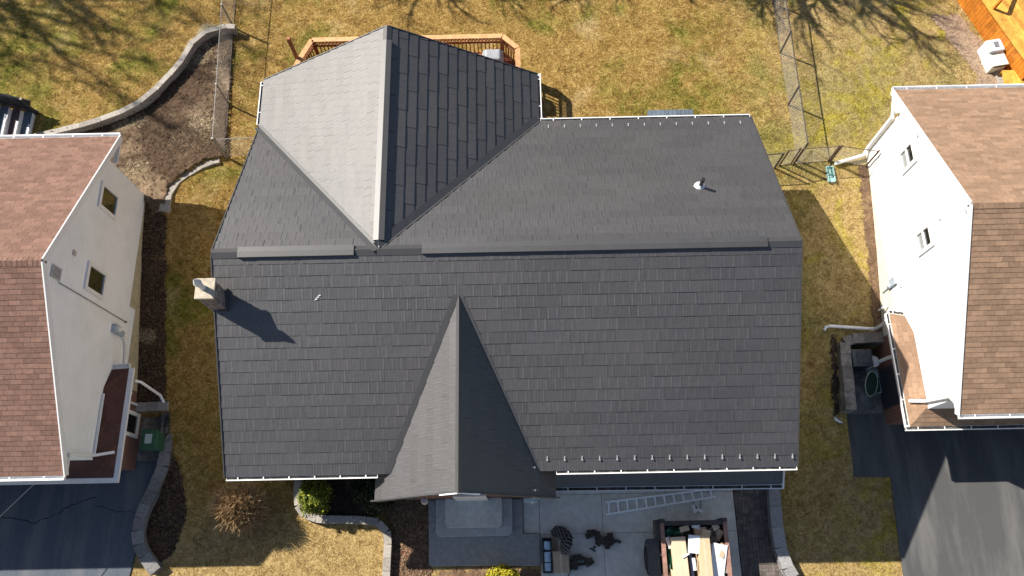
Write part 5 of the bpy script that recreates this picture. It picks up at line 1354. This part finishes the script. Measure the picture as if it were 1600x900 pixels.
# red ground cover and straw
def tufts(name, spots, m, n, ln, seed, label):
    g = np.random.default_rng(seed); mb = MB()
    for (x, y, rx, ry, k) in spots:
        for _ in range(int(n * k)):
            a, r = g.random() * 6.28, g.random() ** .6; px, py = x + rx * r * math.cos(a), y + ry * r * math.sin(a); z = hz(px, py) + .03
            th = g.random() * 6.28; d = Vector((math.cos(th), math.sin(th), g.uniform(.0, .6))) * ln * g.uniform(.5, 1.3); s = Vector((-d.y, d.x, 0)).normalized() * .005
            p = Vector((px, py, z)); mb.face([p - s, p + s, p + d])
    o = mb.build(name, m); o['kind'] = 'stuff'; return o
S_ = lambda u, v, z, rx, ry, k: (at(u, v, z).x, at(u, v, z).y, rx, ry, k)
tufts('dead_straw', [S_(315, 85, 2, .45, .5, 1), S_(332, 60, 2, .4, .35, .7), S_(215, 85 + 105, 2, .4, .3, .5), S_(318, 195, 2, .5, .45, 1), S_(215, 268, 2, .5, .5, .9), S_(192, 196, 2.0, .3, .3, .5), S_(228, 523, 1.2, .3, .25, .25), S_(345, 100, 2.0, .25, .8, .5), S_(300, 215, 2.0, .8, .6, .3)], M_STRAW, 1500, .12, 2, '')
def chips(name, poly, n, m, ln, wd, seed, lift):
    g = np.random.default_rng(seed); P = np.array(poly); x = g.uniform(P[:, 0].min(), P[:, 0].max(), n); y = g.uniform(P[:, 1].min(), P[:, 1].max(), n)
    k = inside(x, y, poly); x, y = x[k], y[k]; z = Hgt(x, y) + lift; mb = MB()
    for a, b, c in zip(x, y, z):
        th = g.random() * 6.28; l = ln * g.uniform(.4, 1.3); d = Vector((math.cos(th), math.sin(th), g.uniform(-.2, .5))) * l; q = Vector((-math.sin(th), math.cos(th), g.uniform(-.3, .3))) * wd * g.uniform(.5, 1.4); p = Vector((a, b, c + g.uniform(0, .02)))
        mb.face([p - q, p + d - q * .6, p + d + q * .6, p + q])
    o = mb.build(name, m); o['kind'] = 'stuff'
M_CHIP = mat('bark chip', (.105, .07, .045), .95, .4, 10, island=.75, spec=.1)
chips('bark_chips', BED_L, 4500, M_CHIP, .07, .012, 21, .055)
chips('bark_chips', [(-12.65, 11.9), (-11.95, 11.7), (-11.85, 9), (-11.75, 5.3), (-12.65, 5.3)], 4500, M_CHIP, .07, .012, 22, .03)
chips('bark_chips', G2([(262, 640), (268, 690), (285, 745), (290, 800), (272, 860), (245, 880), (230, 850), (228, 820), (250, 770), (266, 725)], .1), 4000, M_CHIP, .07, .012, 23, .03)
chips('bark_chips', G2([(608, 752), (612, 835), (612, 915), (668, 915), (668, 752)], .05), 4500, mat('tan leaf chip', (.20, .13, .08), .95, .3, 10, island=.6, spec=.1), .07, .014, 24, .04)
tufts('red_ground_cover', [S_(633, 862, .1, .18, .2, .6), S_(245, 862, .15, .3, .25, .3), S_(232, 832, .15, .2, .3, .2)], mat('red leaf', (.30, .06, .04), .8, .3, 9, island=.4), 420, .06, 3, '')
tufts('fallen_leaves', [(-3.4, .2, .55, .9, .5), (10.5, 5.7, .3, 1.2, .35), (12.1, 9.5, .15, 2.4, .4), (16.7, 17.2, 1.0, 1.4, .8), (9.5, 15.5, .15, 3.2, .5), (-12.2, 8, .35, 2.5, .3)], mat('dry leaf', (.24, .15, .085), .85, .3, 9, island=.5), 420, .07, 4, '')
def bare_tree(x, y, h, seed, label, sp=.38):
    z = 2.0; o = thing('bare_tree', (x, y, z), label, 'tree', 'leafless trees behind the back lawns'); g = np.random.default_rng(seed)
    mb = MB(); th = h * .38; r0 = .17 + h * .006
    tp = [Vector((x + .05 * math.sin(k), y + .05 * math.cos(k * 1.3), z - .2 + th * k / 4)) for k in range(5)]; mb.tube(tp, r0, 10, r0 * .7); mb.build('trunk', mat('grey bark', (.12, .10, .085), .9, .3, 8, bump=.6, bscale=25), o)
    mb = MB()
    for k in range(7):
        a = k * 2.4 + g.random(); el = g.uniform(.9, 1.4); st = tp[4] if k < 4 else tp[3]
        twigs(mb, st, Vector((math.cos(a) * math.cos(el), math.sin(a) * math.cos(el), math.sin(el))), h * .22, r0 * .62, 5, g, sp, .07, (2, 3))
    mb.build('branches', MATS['grey bark'], o)
for i, (x, y, h, lab) in enumerate([(-31, 27, 22, 'tallest leafless tree beyond the far left lawn'), (-10.5, 25.5, 12, 'leafless tree behind the back lawn beyond the cedar deck'),
        (-1.5, 25.6, 12, 'leafless tree behind the middle of the back lawn'), (6.6, 24.6, 11.5, 'thick leafless tree beyond the back fence near the orange deck'), (2.5, 27.5, 15, 'tall leafless tree far behind the right part of the back lawn')]):
    bare_tree(x, y, h, 60 + i, lab)

# ------------------------------------------------------------------ grass blades
def scatter_grass(n, x0, x1, y0, y1, seed):
    g = np.random.default_rng(seed)
    x = g.uniform(x0, x1, n); y = g.uniform(y0, y1, n); keep = np.ones(n, bool)
    for P in EXCL: keep &= ~inside(x, y, P)
    x, y = x[keep], y[keep]; z = Hgt(x, y); n = len(x)
    a = g.random(n) * 2 * np.pi; ln = g.uniform(.035, .10, n) * (.7 + .6 * (np.sin(x * 3.1 + np.sin(y * 2.3) * 1.7) * np.sin(y * 2.7 + np.sin(x * 1.9)) > .1)); el = g.uniform(.15, 1.0, n); wd = g.uniform(.006, .012, n)
    dx, dy, dz = np.cos(a) * np.cos(el) * ln, np.sin(a) * np.cos(el) * ln, np.sin(el) * ln * .75
    sx, sy = -np.sin(a) * wd, np.cos(a) * wd
    V = np.empty((n, 3, 3)); V[:, 0] = np.stack([x - sx, y - sy, z - .01], 1); V[:, 1] = np.stack([x + sx, y + sy, z - .01], 1); V[:, 2] = np.stack([x + dx, y + dy, z + dz], 1)
    me = bpy.data.meshes.new('grass'); me.vertices.add(3 * n); me.vertices.foreach_set('co', V.ravel())
    me.loops.add(3 * n); me.loops.foreach_set('vertex_index', np.arange(3 * n, dtype=np.int32))
    me.polygons.add(n); me.polygons.foreach_set('loop_start', np.arange(0, 3 * n, 3, dtype=np.int32)); me.polygons.foreach_set('loop_total', np.full(n, 3, np.int32))
    me.update(calc_edges=True); me.materials.append(M_BLADE)
    o = bpy.data.objects.new('grass', me); COL.objects.link(o); o['kind'] = 'stuff'
scatter_grass(760000, -20, 20, -1.6, 21, 9)
